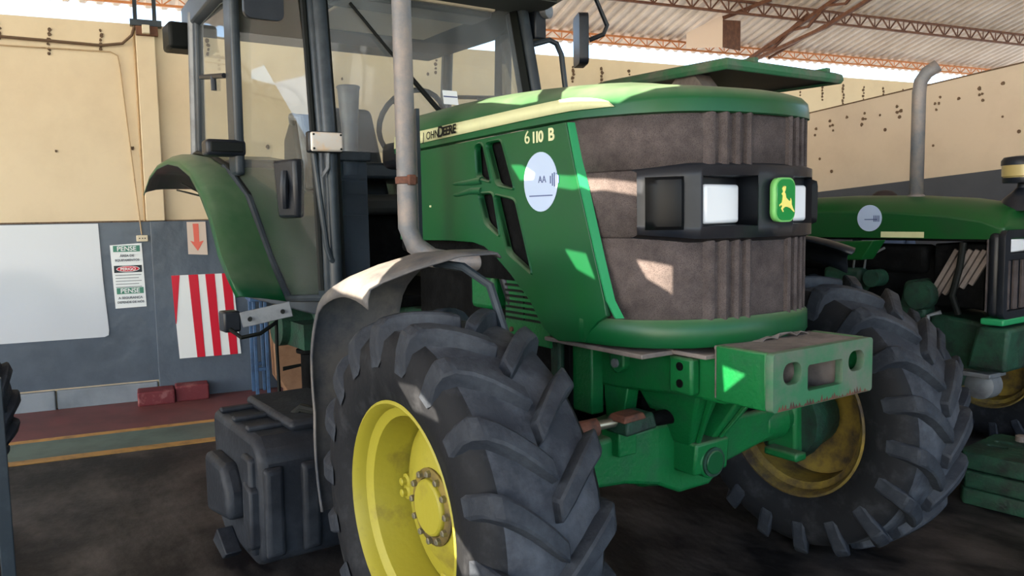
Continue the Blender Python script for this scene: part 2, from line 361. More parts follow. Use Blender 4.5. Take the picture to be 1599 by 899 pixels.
# roof: corrugated back slope in sheets, flat unseen front slope with added holes, shaped to throw the sun patches
def roof_sheet(L0, L1, D0, D1, parent):
    b = B(); pit = .25; xs = []
    n = round((L1-L0)/pit)
    for k in range(n):
        q = L0+k*pit; xs += [(q, 0), (q+.06, 0), (q+.10, .045), (q+.19, .045), (q+.23, 0)]
    xs.append((L1, 0)); rows = []
    for D in (D0, D1):
        rows.append([dl(D, x, roofz(D)+h) for x, h in xs])
    b.grid(rows)
    return b.build('roof_sheet', ROOFM, parent, smooth=0)
ROOF = struct(roof_sheet(-15, -12, 3.9, 15.4, None)); ROOF.name = 'ceiling'
for L in range(-12, 24, 3): roof_sheet(L, L+3, 3.9, 15.4, ROOF)
patches = [                                                    # sunlit spots wanted on the tractor; roof holes are cut to throw them
    [(-.696, -.36, 1.92), (-.62, -.20, 1.965), (-.36, -.25, 1.945), (-.20, -.418, 1.86), (-.29, -.42, 1.855)],
    [(-.05, -.44, 1.84), (-.16, -.32, 1.92), (-.05, -.05, 1.945), (.12, .0, 1.93), (.246, -.15, 1.89), (.336, -.25, 1.82), (.19, -.385, 1.80)],
    [(-.359, -.425, 1.649), (-.285, -.425, 1.644), (-.206, -.427, 1.610), (-.214, -.427, 1.589), (-.299, -.425, 1.588)],
    [(-.084, -.428, 1.602), (-.004, -.425, 1.591), (.114, -.394, 1.576), (.275, -.364, 1.561), (.269, -.367, 1.522), (.114, -.394, 1.539), (.005, -.425, 1.543), (-.086, -.427, 1.557)],
    [(-.047, -.425, 1.349), (.068, -.425, 1.337), (.115, -.425, 1.252), (.017, -.425, 1.283)],
    [(.236, -.363, 1.320), (.340, -.309, 1.301), (.340, -.309, 1.213), (.269, -.348, 1.260)],
    [(.482, -.244, 1.006), (.570, -.244, .991), (.490, -.244, .925)],
    [(-.58, -1.04, 1.22), (-.56, -.93, 1.30), (-.45, -.86, 1.34), (-.25, -.92, 1.32), (-.16, -1.04, 1.25), (-.193, -1.089, 1.210), (-.361, -1.085, 1.215)],
    [(.056, -1.111, 1.002), (.172, -1.111, 1.009), (.276, -1.110, .963), (.295, -1.111, .934), (.132, -1.102, .934)],
    [(.320, -1.102, .664), (.361, -1.102, .654), (.438, -1.111, .632), (.490, -1.117, .597), (.385, -1.106, .555), (.33, -1.10, .59)],
]
def hole_on_roof(p):
    p = Vector(p); t = 0.
    for _ in range(60):
        q = p+TOSUN*t; D = (q-CAM).dot(WN); t += (roofz(D)-q.z)/TOSUN.z*.8
    q = p+TOSUN*t; return ((q-CAM).dot(WD), (q-CAM).dot(WN))
def front_slope():
    sl = math.atan(.287); c = math.cos(sl)
    o = dl(4, 0, 8.377)                                  # local x = L, local y = down the front slope
    M = frameM(o, WD, (-WN*c - Vector((0, 0, 1))*math.sin(sl)))
    holes = [[(L, (4-D)/c) for L, D in map(hole_on_roof, p)] for p in patches]
    return struct(plate('ceiling_front', [(-15, -.05), (24, -.05), (24, 11.5), (-15, 11.5)], holes, .003, M, ROOFM))
front_slope()

def lattice(b, a, c, depth, step, w=.035, up=Vector((0, 0, 1))):
    a = Vector(a); c = Vector(c); n = max(2, round((c-a).length/step)); dn = -up*depth
    b.beam(a, c, w, w); b.beam(a+dn, c+dn, w, w)
    return n
def truss(name, label, a, c, depth, step, m, w=.04):
    t = thing(name, label, 'roof truss', a); a = Vector(a); c = Vector(c); d = c-a; dn = Vector((0, 0, -depth))
    z = Vector((0, 0, 0))
    B().beam(z, d, w*1.2, w).build('top_chord', m, t, smooth=0); B().beam(dn, d+dn, w*1.2, w).build('bottom_chord', m, t, smooth=0)
    n = round(d.length/step); st = d/n
    for k in range(n):
        p = st*k
        me = B().beam(p, p+st*.5+dn, w*.55).beam(p+st, p+st*.5+dn, w*.55).beam(p+st*.5, p+st*.5+dn, w*.4).mesh('web', 0) if k == 0 else me
        if k == 0: me.materials.append(m)
        link('web', me, t, loc=tuple(p))
    return t
truss('lattice_purlin', 'pale orange lattice purlin at the far eave against the white sky', dl(14.9, -1, roofz(14.9)-.03), dl(14.9, 23, roofz(14.9)-.03), .16, .42, TRUSS_LIT, .035)
truss('lattice_purlin', 'dark brown lattice purlin crossing under the corrugated roof', dl(13.2, 3, roofz(13.2)-.03), dl(13.2, 23.5, roofz(13.2)-.03), .24, .46, TRUSS, .045)
truss('lattice_purlin', 'brown lattice purlin nearest the camera at the top edge', dl(11.4, 6, roofz(11.4)-.03), dl(11.4, 23.5, roofz(11.4)-.03), .24, .46, TRUSS, .045)
# main rafter with its box bracket
def rafter():
    t = thing('roof_rafter', 'brown lattice rafter running up the roof slope above the green canopy', 'rafter', dl(15, 13, 0))
    o = dl(15, 13, 0)
    def q(D, dz, L=13): return dl(D, L, roofz(D)-.28-dz)-o
    B().beam(q(15.2, 0), q(5, 0), .08).build('top_chord', TRUSS, t, smooth=0)
    B().beam(q(15.2, .02), q(12.6, .42), .07).beam(q(12.6, .42), q(5, .55), .07).build('bottom_chord', TRUSS, t, smooth=0)
    for k in range(9):
        D = 14.6-k*1.0; B().beam(q(D, 0), q(D-.5, .12+.05*min(k, 6)), .05).beam(q(D-1, 0), q(D-.5, .12+.05*min(k, 6)), .05).build('web', TRUSS, t, smooth=0)
    B().beam(q(14.6, .1, 13.3), q(12.9, -.1, 13.9), .05).build('tie_rod', TRUSS, t, smooth=0)
    B().beam(q(14.0, .1, 12.9), q(13.3, -.22, 13.2), .05).build('tie_rod', TRUSS, t, smooth=0)
    return t
rafter()
def bracket():
    t = thing('sheet_metal_hopper', 'folded beige sheet metal box hung under the roof beside the rafter', 'metal box', dl(13.9, 11.3, 5.0))
    o = dl(13.9, 11.3, 5.0)
    def q(D, L, z): return dl(D, L, z)-o
    B().add([q(14.3, 10.75, 4.95), q(13.6, 11.15, 4.86), q(13.6, 11.15, 5.52), q(14.3, 10.75, 5.26)], [(0, 1, 2, 3)]).build('side_sheet', PAPER, t, 0, solid=.02)
    B().add([q(13.6, 11.15, 4.86), q(13.75, 11.75, 4.86), q(13.75, 11.75, 5.48), q(13.6, 11.15, 5.42)], [(0, 1, 2, 3)]).build('back_sheet', TRUSS, t, 0, solid=.02)
    B().beam(q(13.6, 11.15, 5.45), q(13.0, 11.9, 5.75), .07).build('hanger', TRUSS, t, 0)
bracket()

# ================================================================ main tractor (X forward, Y to its left, origin under the front axle)
TR = thing('tractor', 'large green cab tractor with number 6110 B and its rear wheel taken off', 'tractor')
SIDE = lambda x, z, y=-.42: frameM((x, y, z), (1, 0, 0), (0, 0, 1))
# ---- nose outline seen from above, right half (X, |Y|)
NOSE = [(.455, 0), (.452, .05), (.446, .11), (.436, .165), (.418, .215), (.390, .262), (.350, .302), (.300, .335), (.23, .365), (.14, .390), (.03, .408)]
def nose_full(off=0., tail=()):
    pts = [Vector((x, -y, 0)) for x, y in reversed(list(NOSE)+list(tail))]+[Vector((x, y, 0)) for x, y in (list(NOSE)+list(tail))[1:]]
    out = []
    for i, p in enumerate(pts):
        t = (pts[min(i+1, len(pts)-1)]-pts[max(i-1, 0)]).normalized()
        out.append(p+Vector((t.y, -t.x, 0))*off)
    return out
def seam(x): return 1.757+.018*min(1, (x+1.1)/1.1) if x < 0 else 1.775-.012*min(1, x/.45)
def lerp_tab(tab, x):
    if x <= tab[0][0]: return tab[0][1]
    for (a, p), (b, q) in zip(tab, tab[1:]):
        if x <= b: return p+(q-p)*(x-a)/(b-a)
    return tab[-1][1]
def crown(x): return lerp_tab([(-1.27, .205), (-.8, .205), (-.4, .182), (0, .142), (.25, .115), (.45, .098)], x)
TAIL = [(-.10, .420), (-.3, .425), (-.5, .425), (-.7, .425), (-.9, .425), (-1.1, .425), (-1.27, .425)]
HT = [(0, 0), (.006, .15), (.014, .30), (.05, .50), (.13, .69), (.3, .87), (.55, .955), (.8, .99), (1, 1)]
def cap_point(p, t, h):
    sx = min(p.x, .05); q = p.lerp(Vector((sx, 0, 0)), t)
    k = min(1, max(0, p.x-.05)/.3); h = h+(min(1, h**.55)-h)*k
    return Vector((q.x, q.y, seam(p.x)+crown(p.x)*h))
def hood():
    ring = nose_full(.018, TAIL); rows = [[cap_point(p, t, h) for p in ring] for t, h in HT]
    inner = [Vector((p.x*.985, p.y*.95, seam(p.x)-.004)) for p in ring]
    o = B().grid([inner]+rows).build('hood', GREEN, TR, smooth=50)
    # cream side stripes, one band of the hood skin each
    for s in (-1, 1):
        n = 64; lo, hi = [], []
        for k in range(n+1):
            x = -1.265+1.445*k/n; f = 1-max(0, (x+.05)/.23)**2 if x > -.05 else 1
            y = lerp_tab([(-.3, .4465), (-.1, .4415), (.03, .4300), (.14, .4130), (.23, .3895)], x)
            z0 = seam(x)+.020+.006*(x+1.4)*.6; z1 = z0+(.056-.014*(x+1.44)/1.6)*max(f, .0)**.5
            lo.append((x, s*y, z0)); hi.append((x, s*(y-.0045), z1))
        st = B().grid([lo, hi]).build('hood_stripe', CREAM, o, smooth=60, solid=.003, label='cream stripe along the hood')
        if s < 0:
            text('stripe_lettering', 'J', .052, frameM((-.975, -.4535, seam(-1)+.026), (1, 0, .03), (0, .06, 1)), INK, st)
            text('stripe_lettering', 'OHN', .046, frameM((-.944, -.4535, seam(-1)+.029), (1, 0, .03), (0, .06, 1)), INK, st)
            text('stripe_lettering', 'D', .062, frameM((-.846, -.453, seam(-.9)+.029), (1, 0, .03), (0, .06, 1)), INK, st, bold=.0015)
            text('stripe_lettering', 'EERE', .050, frameM((-.804, -.453, seam(-.9)+.032), (1, 0, .03), (0, .06, 1)), INK, st, bold=.0015)
    B().grid([[(p.x, p.y, z-.006) for p in nose_full(-.004, TAIL) for z in (seam(p.x),)], [(p.x, p.y, seam(p.x)-.016) for p in nose_full(-.004, TAIL)]]).build('hood_seal', INK, TR)
hood()
PANEL = [(-1.27, 1.748), (-1.1, 1.752), (-.6, 1.760), (-.03, 1.768), (.012, 1.62), (.115, 1.31), (.155, 1.19), (.165, 1.14), (.12, 1.115), (.08, 1.08), (.06, 1.042), (-.085, 1.03), (-.13, 1.043), (-.172, 1.065), (-.25, 1.155), (-.366, 1.241), (-.472, 1.309), (-.55, 1.345), (-.632, 1.36), (-.836, 1.364), (-1.12, 1.36), (-1.27, 1.362)]
def rnd(poly, r=.018, n=3):
    out = []
    m = len(poly)
    for i in range(m):
        p = Vector(poly[i]); a = Vector(poly[i-1]); b = Vector(poly[(i+1) % m])
        da = (a-p); db = (b-p); ra = min(r, da.length*.4); rb = min(r, db.length*.4)
        s = p+da.normalized()*ra; e = p+db.normalized()*rb
        for k in range(n+1):
            t = k/n; out.append(tuple(s*(1-t)**2+p*2*t*(1-t)+e*t*t))
    return out
VENTS = [[(-.594, 1.735), (-.543, 1.737), (-.489, 1.593), (-.585, 1.615)], [(-.515, 1.738), (-.415, 1.738), (-.335, 1.560), (-.450, 1.583)],
         [(-.580, 1.548), (-.479, 1.545), (-.437, 1.385), (-.535, 1.438)], [(-.465, 1.540), (-.331, 1.515), (-.232, 1.253), (-.385, 1.330)]]
for s in (-1, 1):
    M = Matrix(((1, 0, 0, 0), (0, 0, 1, s*.415), (0, 1, 0, 0), (0, 0, 0, 1)))
    sp = plate('side_panel', PANEL, [rnd(v) for v in VENTS], .02, M, GREEN, TR, bevel=.005)
    B().box(-.66, -.2, s*.392-.004, s*.392+.004, 1.22, 1.75).build('vent_screen', DARK, sp, 0)
    for v in VENTS:                                             # raised rims round the four openings
        r = rnd(v, .02); r2 = rnd([tuple(Vector(p)+(Vector(p)-Vector((sum(q[0] for q in v)/4, sum(q[1] for q in v)/4))).normalized()*.014) for p in v], .024)
        rows = [[(p[0], s*.424, p[1]) for p in r2], [(p[0], s*.4315, p[1]) for p in [((a[0]+b_[0])/2, (a[1]+b_[1])/2) for a, b_ in zip(r, r2)]], [(p[0], s*.424, p[1]) for p in r], [(p[0], s*.404, p[1]) for p in r]]
        B().grid(rows, cu=True).build('vent_rim', GREEN, sp, smooth=60)
    # bright edge next to the grille
    e = [(-.018, 1.765), (.022, 1.62), (.125, 1.31), (.168, 1.19), (.21, 1.137)]
    B().grid([[(x-.004, s*.4265, z) for x, z in e], [(x+.006, s*.429, z) for x, z in e], [(x+.018, s*.405, z) for x, z in e]]).build('panel_edge', GREEN_EDGE, sp, smooth=60)
    for z0, z1, z2 in ((1.600, 1.592, 1.585), (1.560, 1.558, 1.540)):        # two creases running back from the vents
        B().tube([(-.56, s*.421, z0), (-.64, s*.422, z1+.004), (-.74, s*.420, z2+.01), (-.86, s*.415, z2+.012)], [.016, .014, .010, .003], 8).build('panel_crease', GREEN, sp, smooth=60)
    if s < 0:
        st = plate('round_sticker', circ(-.174, 1.578, .098, 40, .103), [], .0015, SIDE(0, 0, -.4262), STICK, sp)
        pm = lambda x, z: SIDE(x, z, -.4274)
        text('sticker_print', 'AA', .034, pm(-.185, 1.575), NAVY, st)
        for k in range(5): B().box(-.118+k*.011, -.112+k*.011, -.4276, -.4268, 1.583-.024*math.cos((k-2)*.5), 1.583+.024*math.cos((k-2)*.5)).build('sticker_bar', NAVY, st, 0)
        B().box(-.24, -.105, -.4276, -.4268, 1.528, 1.532).build('sticker_line', NAVY, st, 0)
        for x, ch, sz in ((-.275, '6', .064), (-.232, '1', .052), (-.212, '1', .052), (-.190, '0', .052), (-.135, 'B', .058)):
            text('model_number', ch, sz, SIDE(x+.008, 1.716, -.4262), CREAM, sp, bold=0 if ch == '6' else .0018, sx=1.1)
        text('small_mark', 'eu', .016, SIDE(-.98, 1.505, -.4262), CREAM, sp, bold=.001)
# ---- grille
def nose_strip(off, z0, z1, n0=0, n1=None, tail=()):
    r = nose_full(off, tail)[n0:n1]; return [[(p.x, p.y, z) for p in r] for z in (z0, z1)]
GR = B().grid(nose_strip(0, 1.06, 1.39, tail=[(-.09, .412)])).build('grille', MESH, TR, smooth=60, solid=.01)
B().grid(nose_strip(0, 1.595, 1.775, tail=[(-.09, .412)])).build('grille_upper', MESH, GR, smooth=60, solid=.01)
B().grid(nose_strip(0, 1.385, 1.60, 0, 5, tail=[(-.09, .412)])).build('grille_flank', MESH, GR, smooth=60, solid=.01)
B().grid(nose_strip(0, 1.385, 1.60, -5, None, tail=[(-.09, .412)])).build('grille_flank', MESH, GR, smooth=60, solid=.01)
def nose_at(y, off=0.):
    y = abs(y)
    for (xa, ya), (xb, yb) in zip(NOSE, NOSE[1:]):
        if ya <= y <= yb: t = (y-ya)/(yb-ya); return xa+(xb-xa)*t+off
    return NOSE[-1][0]
for s in (-1, 1):
    for y0 in (.085, .128, .171, .214):
        y1 = y0+.030; a = []
        prof = [(y0, -.004), (y0+.004, .012), (y0+.015, .017), (y1-.004, .012), (y1, -.004)]
        for zz in ((1.10, 1.385), (1.60, 1.765)):
            B().grid([[(nose_at(y)+d, s*y, z) for y, d in prof] for z in zz]).build('grille_rib', MESH, GR, smooth=40)
lip_rows = []
for off, z in ((-.012, 1.118), (.010, 1.128), (.020, 1.118), (.021, 1.055), (.012, 1.040), (-.02, 1.036)):
    lip_rows.append([(p.x, p.y, z+.012*max(0, p.x-.2)/.25) for p in nose_full(off)])
B().grid(lip_rows).build('grille_lower_frame', GREEN, TR, smooth=50)
# ---- headlight band
def band():
    z0, z1 = 1.372, 1.612
    ys = [-.368, -.355, -.285, -.262, -.085, -.066, .066, .085, .262, .285, .355, .368]
    def P(y, z, off): return (nose_at(y)+off*.9, y*(1+off*.35), z)
    zs = [z0, z0+.012, 1.420, 1.572, z1-.012, z1]
    b = B()
    pocket = {(3, 2), (7, 2)}
    b2 = []
    def fine(ya, yb): return [ya+(yb-ya)*k/4 for k in range(5)]
    for i in range(len(ys)-1):
        yy = fine(ys[i], ys[i+1])
        for j in range(len(zs)-1):
            if (i, j) in pocket:
                for seq in ([(y, zs[j]) for y in yy], [(y, zs[j+1]) for y in yy], [(yy[0], zs[j]), (yy[0], zs[j+1])], [(yy[-1], zs[j]), (yy[-1], zs[j+1])]):
                    b.grid([[P(y, z, .036) for y, z in seq], [(.395 if abs(y) < .2 else .335, y, z*.94+1.496*.06) for y, z in seq]])
                continue
            def off(jj, k): return .036 if 1 <= jj <= 4 else .0
            def zz(y, z): return z if abs(y) < .28 else z+(1.49-z)*.12*((abs(y)-.28)/.092)
            b.grid([[P(y, zz(y, zs[j]), off(j, 0)) for y in yy], [P(y, zz(y, zs[j+1]), off(j+1, 0)) for y in yy]])
    bz = b.build('headlight_bezel', PLASTIC, TR, smooth=40)
    bm = bmesh.new(); bm.from_mesh(bz.data); bmesh.ops.remove_doubles(bm, verts=bm.verts, dist=.0005); bm.to_mesh(bz.data); bm.free()
    for s in (-1, 1):
        ya, yb = sorted((s*.075, s*.268))
        B().box(.385, .392, ya, yb, 1.415, 1.577).build('lamp_pocket_back', PLASTIC, bz, 0)
        l0, l1 = sorted((s*.09, s*.25))
        B().box(.392, .415, l0, l1, 1.428, 1.548).build('headlamp_lens', LENS, bz, bevel=.012, seg=3)
        # blank outer cover
        rows = []
        for k in range(9):
            y = s*(.290+.062*k/8); e = .012 if k in (0, 8) else .0; d = .034 if k in (0, 8) else .050+.008*math.sin(PI*k/8)
            rows.append([(nose_at(y)+q*.8, y+s*q*.6, z) for q, z in ((.028, 1.412), (d, 1.422+e), (d+.003*(e == 0), 1.44), (d+.003*(e == 0), 1.545), (d, 1.562-e), (.028, 1.572))])
        B().grid(rows).build('blank_cover', GLOSSK, bz, smooth=40)
    # badge
    sh = rrect(-.048, .048, -.068, .068, .03, 5); sh = [(x*(1-.9*(y/.3)**2), y) for x, y in sh]
    MB = frameM((.505, 0, 1.497), (0, 1, 0), (0, 0, 1))
    bd = plate('badge', [(x*1.0, y*1.0) for x, y in sh], [], .022, MB, BADGEB, bz)
    plate('badge_field', [(x*.90, y*.92) for x, y in sh], [], .004, frameM((.5165, 0, 1.497), (0, 1, 0), (0, 0, 1)), BADGEG, bz)
    deer = [(1173, 300), (1185, 290), (1178, 275), (1184, 262), (1188, 275), (1192, 262), (1203, 265), (1200, 280), (1193, 292), (1200, 300), (1205, 318), (1225, 332), (1238, 335), (1240, 320), (1246, 330), (1247, 350), (1258, 370), (1270, 385), (1266, 388), (1240, 370), (1215, 362), (1195, 362), (1180, 372), (1187, 384), (1182, 387), (1170, 370), (1178, 358), (1165, 352), (1158, 360), (1156, 352), (1175, 342), (1180, 325), (1182, 308)]
    plate('badge_deer', [((x-1210)*.00064, (328-y)*.00064) for x, y in deer], [], .003, frameM((.5195, 0, 1.497), (0, 1, 0), (0, 0, 1)), BADGEY, bz)
band()
# ---- front chassis
FR = B().prism([(-.30, 1.005), (.20, 1.022), (.47, 1.022), (.47, .875), (.30, .875), (-.02, .845), (-.30, .84)], 'y', -.215, .215).build('front_frame', GREEN_CAST, TR, bevel=.012)
B().box(-.20, .30, -.40, .40, 1.015, 1.030).box(.25, .44, -.27, .27, 1.018, 1.032).build('dust_plate', DUST, TR, bevel=.003)
for s in (-1, 1):
    B().box(-.245, -.10, s*.235-.03, s*.235+.03, .74, .99).build('frame_bracket', GREEN_CAST, FR, bevel=.008)
    B().box(-.235, -.205, s*.27-.012, s*.27+.012, .72, .985).build('drilled_strap', DARK, FR, bevel=.003)
    B().box(.27, .37, s*.235-.02, s*.235+.02, .89, 1.01).build('drilled_lug', GREEN_CAST, FR, bevel=.01)
    for z in (.925, .98): B().tube([(.32, s*.24, z), (.32, s*.258, z)], .014, 12).build('bolt_hole', DARK, FR)
    B().prism([(-.03, 1.0), (.045, 1.0), (.045, .93), (.008, .905), (-.03, .93)], 'y', s*.21, s*.245).build('boss_lug', GREEN_CAST, FR, bevel=.008)
    B().tube([(.008, s*.24, .945), (.008, s*.254, .945)], .016, 12).build('boss_bolt', STEEL, FR)
    B().prism([(-.10, .86), (.03, .86), (-.02, .62), (-.08, .62)], 'y', s*.15, s*.21).build('support_rib', GREEN_CAST, FR, bevel=.006)
# pedestal that carries the axle pivot
def pedestal():
    b = B()
    def q(x0, x1, y0, y1, z): return [(x0, y0, z), (x1, y0, z), (x1, y1, z), (x0, y1, z)]
    b.hexa(q(.10, .225, -.085, .085, .56), q(.09, .235, -.085, .085, .675))
    p = b.build('axle_pedestal', GREEN_CAST, TR, bevel=.010)
    for s in (-1, 1):
        B().hexa(q(.09, .20, *sorted((s*.03, s*.085)), .66), q(.03, .34, *sorted((s*.07, s*.19)), .89)).build('pedestal_leg', GREEN_CAST, p, bevel=.010)
        B().hexa(q(.20, .215, *sorted((s*.045, s*.06)), .66), q(.335, .36, *sorted((s*.12, s*.14)), .88)).build('pedestal_rib', GREEN_CAST, p, bevel=.004)
    B().box(.02, .10, -.14, .14, .66, .88).build('pedestal_back', DARK, p, bevel=.01)
    B().tube([(.10, 0, .60), (.232, 0, .60)], .060, 24).build('pivot_housing', GREEN_CAST, p, bevel=.006)
    B().tube([(.232, 0, .60), (.240, 0, .60)], .052, 24).build('pivot_ring', GREEN_DK, p)
    B().tube([(.239, 0, .60), (.246, 0, .60)], .042, 24).build('pivot_cap', GREEN, p, bevel=.004)
pedestal()
def axle():
    def sec(y, z0, z1, x0, x1): return [(x0, y, z0), (x1, y, z0), (x1, y, z1), (x0, y, z1)]
    S = [(-.72, .565, .685, -.05, .08), (-.55, .565, .71, -.08, .10), (-.30, .55, .725, -.10, .12), (-.16, .52, .735, -.12, .13), (-.05, .47, .73, -.14, .13), (.10, .47, .72, -.14, .13), (.2, .53, .70, -.10, .12), (.45, .56, .685, -.08, .10), (.60, .565, .68, -.06, .08)]
    b = B(); n = len(S)
    rings = [sec(*s) for s in S]
    for i in range(n-1): b.hexa(rings[i], rings[i+1])
    a = b.build('front_axle', GREEN_CAST, TR, bevel=.014, seg=3)
    bm = bmesh.new(); bm.from_mesh(a.data); bmesh.ops.remove_doubles(bm, verts=bm.verts, dist=.0005)
    bmesh.ops.delete(bm, geom=[f for f in bm.faces if all(abs(v.co.y-f.verts[0].co.y) < 1e-4 for v in f.verts) and abs(abs(f.verts[0].co.y)-.66) > .09], context='FACES'); bm.to_mesh(a.data); bm.free()
    for s in (-1, 1):
        B().lathe([(s*.46, .055), (s*.48, .082), (s*.60, .085), (s*.62, .07), (s*.66, .06)], 24, (.02, 0, .615)).build('axle_trumpet', GREEN_CAST, a)
        k = B().hexa([(-.06, s*.66, .44), (.09, s*.66, .44), (.09, s*.72, .44), (-.06, s*.72, .44)], [(-.05, s*.66, .80), (.08, s*.66, .80), (.08, s*.72, .80), (-.05, s*.72, .80)]).build('steering_knuckle', GREEN_CAST, a, bevel=.015)
        B().lathe([(s*.70, .16), (s*.74, .17), (s*.80, .15), (s*.90, .13)], 24, (0, 0, .59)).build('hub_reducer', GREEN_DK, a)
        B().box(-.02, .14, s*.615-.02, s*.615+.05, .455, .49).build('knuckle_arm', GREEN_CAST, a, bevel=.01)
    B().lathe([(-.10, .02), (-.08, .1), (.02, .115), (.12, .10), (.14, .03)], 20, (-.06, 0, .55)).build('differential', GREEN_CAST, a)
    # steering ram in front of the near half
    B().tube([(.10, -.60, .765), (.13, -.44, .775)], .030, 14).build('ball_joint', RUST, a)
    B().tube([(.12, -.47, .775), (.15, -.34, .785)], .016, 12).build('ram_rod', CHROME, a)
    B().hexa([(.10, -.38, .745), (.21, -.38, .745), (.21, -.24, .755), (.10, -.24, .755)], [(.10, -.37, .80), (.20, -.37, .80), (.20, -.25, .81), (.10, -.25, .81)]).build('ram_mount', GREEN_DK, a, bevel=.01)
    B().hexa([(.12, -.39, .79), (.21, -.39, .79), (.21, -.29, .795), (.12, -.29, .795)], [(.13, -.38, .812), (.205, -.38, .812), (.205, -.30, .817), (.13, -.30, .817)]).build('ram_yoke', RUST, a, bevel=.006)
    B().box(.06, .15, -.36, -.28, .66, .76).build('ram_post', GREEN_CAST, a, bevel=.006)
    B().tube([(.15, -.24, .77), (.15, .40, .74)], .026, 14).build('steering_ram', DARK, a)
axle()
# ---- front weight bracket
def weight_bracket():
    M = frameM((.652, 0, 0), (0, 1, 0), (0, 0, 1))
    holes = [rrect(-.086, .086, .936, 1.013, .010), rrect(-.200, -.116, .966, 1.030, .030, 6), rrect(.116, .200, .966, 1.030, .030, 6)]
    wbk = plate('weight_bracket', rrect(-.245, .245, .893, 1.063, .012), holes, .026, M, GREEN_DUST, TR, bevel=.005)
    for s in (-1, 1):
        B().box(.455, .64, s*.232-.012, s*.232+.012, .893, 1.063).build('bracket_cheek', GREEN_CAST, wbk, bevel=.006)
        B().box(.46, .64, s*.105-.010, s*.105+.010, .90, 1.05).build('bracket_web', DUST, wbk, bevel=.003)
        B().box(.50, .60, *sorted((s*.11, s*.215)), .95, 1.04).build('inner_block', DARK, wbk, bevel=.01)
    B().box(.44, .642, -.235, .235, 1.045, 1.060).build('bracket_top', DUST, wbk, bevel=.004)
    B().box(.455, .642, -.235, .235, .893, .91).build('bracket_floor', GREEN_CAST, wbk, bevel=.004)
    B().box(.44, .47, -.232, .232, .896, 1.055).build('bracket_back', DUST, wbk, bevel=.004)
    b = B(); random.seed(5)
    for k in range(34):
        y = -.225+.0132*k; h = random.uniform(.004, .024)
        b.add([(.6655, y, .8945), (.6655, y+.016, .8945), (.6655, y+.008+random.uniform(-.004, .004), .8945+h)], [(0, 1, 2)])
    b.build('rust_chip', RUST, wbk, 0)
    random.seed(3); rows = []
    for i in range(9):
        rows.append([(.36+.016*i+random.uniform(-.006, .006), -.15+.024*j+.010*i, 1.062+random.uniform(0, .016)*(0 < j < 10)) for j in range(11)])
    B().grid(rows).build('crumpled_sheet', DUST, wbk, 0, solid=.003)
weight_bracket()
# ---- wheels
def lug_mesh(name, side, R=.595, W=.185):
    st = [(-.008, -.01, R-.004, .548, .046, .062), (.035, .062, R, .548, .050, .070), (.08, .135, R, .547, .050, .071), (.12, .192, R-.002, .543, .052, .072), (.16, .238, R-.010, .522, .056, .074), (W, .262, R-.034, .480, .058, .074), (W+.012, .272, .510, .440, .052, .066)]
    rows = []
    for y, ph, rt, rb, wt, wb in st:
        rows.append([(r*math.sin(a), side*y, r*math.cos(a)) for r, a in ((rb, -ph-wb), (rt, -ph-wt), (rt, -ph+wt), (rb, -ph+wb))])
    b = B().grid(rows); k = len(st)*4; b.f += [(0, 1, 2, 3), (k-1, k-2, k-3, k-4)]
    me = b.mesh(name, 30); me.materials.append(LUG); return me
TYREP = [(.155, .325), (.178, .345), (.192, .42), (.190, .47), (.178, .515), (.150, .542), (.08, .553), (0, .556)]
TYREP = TYREP+[(-y, r) for y, r in reversed(TYREP[:-1])]
tyre_me = B().lathe(TYREP, 64, closed=True).mesh('tyre', 40); tyre_me.materials.append(RUBBER)
lugR, lugL = lug_mesh('tread_lug', 1), lug_mesh('tread_lug', -1)
NL = 18
def make_tyre(name, parent, loc, tm=tyre_me, la=lugR, lb=lugL, n=NL, ph=0., sc=1., label=None):
    if len(tm.materials) == 1:
        tm.materials.append(SIDEW)
        for p in tm.polygons: p.material_index = 1 if abs(p.center.y) > .158 else 0
    t = link(name, tm, parent, loc=loc, label=label); t.scale = (sc, sc, sc)
    for k in range(n):
        for me, dd in ((la, 0), (lb, .5)):
            o = link('tread_lug', me, t); o.rotation_euler = (0, ph+2*PI*(k+dd)/n, 0)
            o.modifiers.new('bevel', 'BEVEL').width = .006
    return t
RIMP = [(.172, .338), (.176, .330), (.160, .318), (.135, .312), (.120, .285), (.06, .272), (-.06, .272), (-.12, .285), (-.135, .312), (-.160, .318), (-.176, .330), (-.172, .338)]
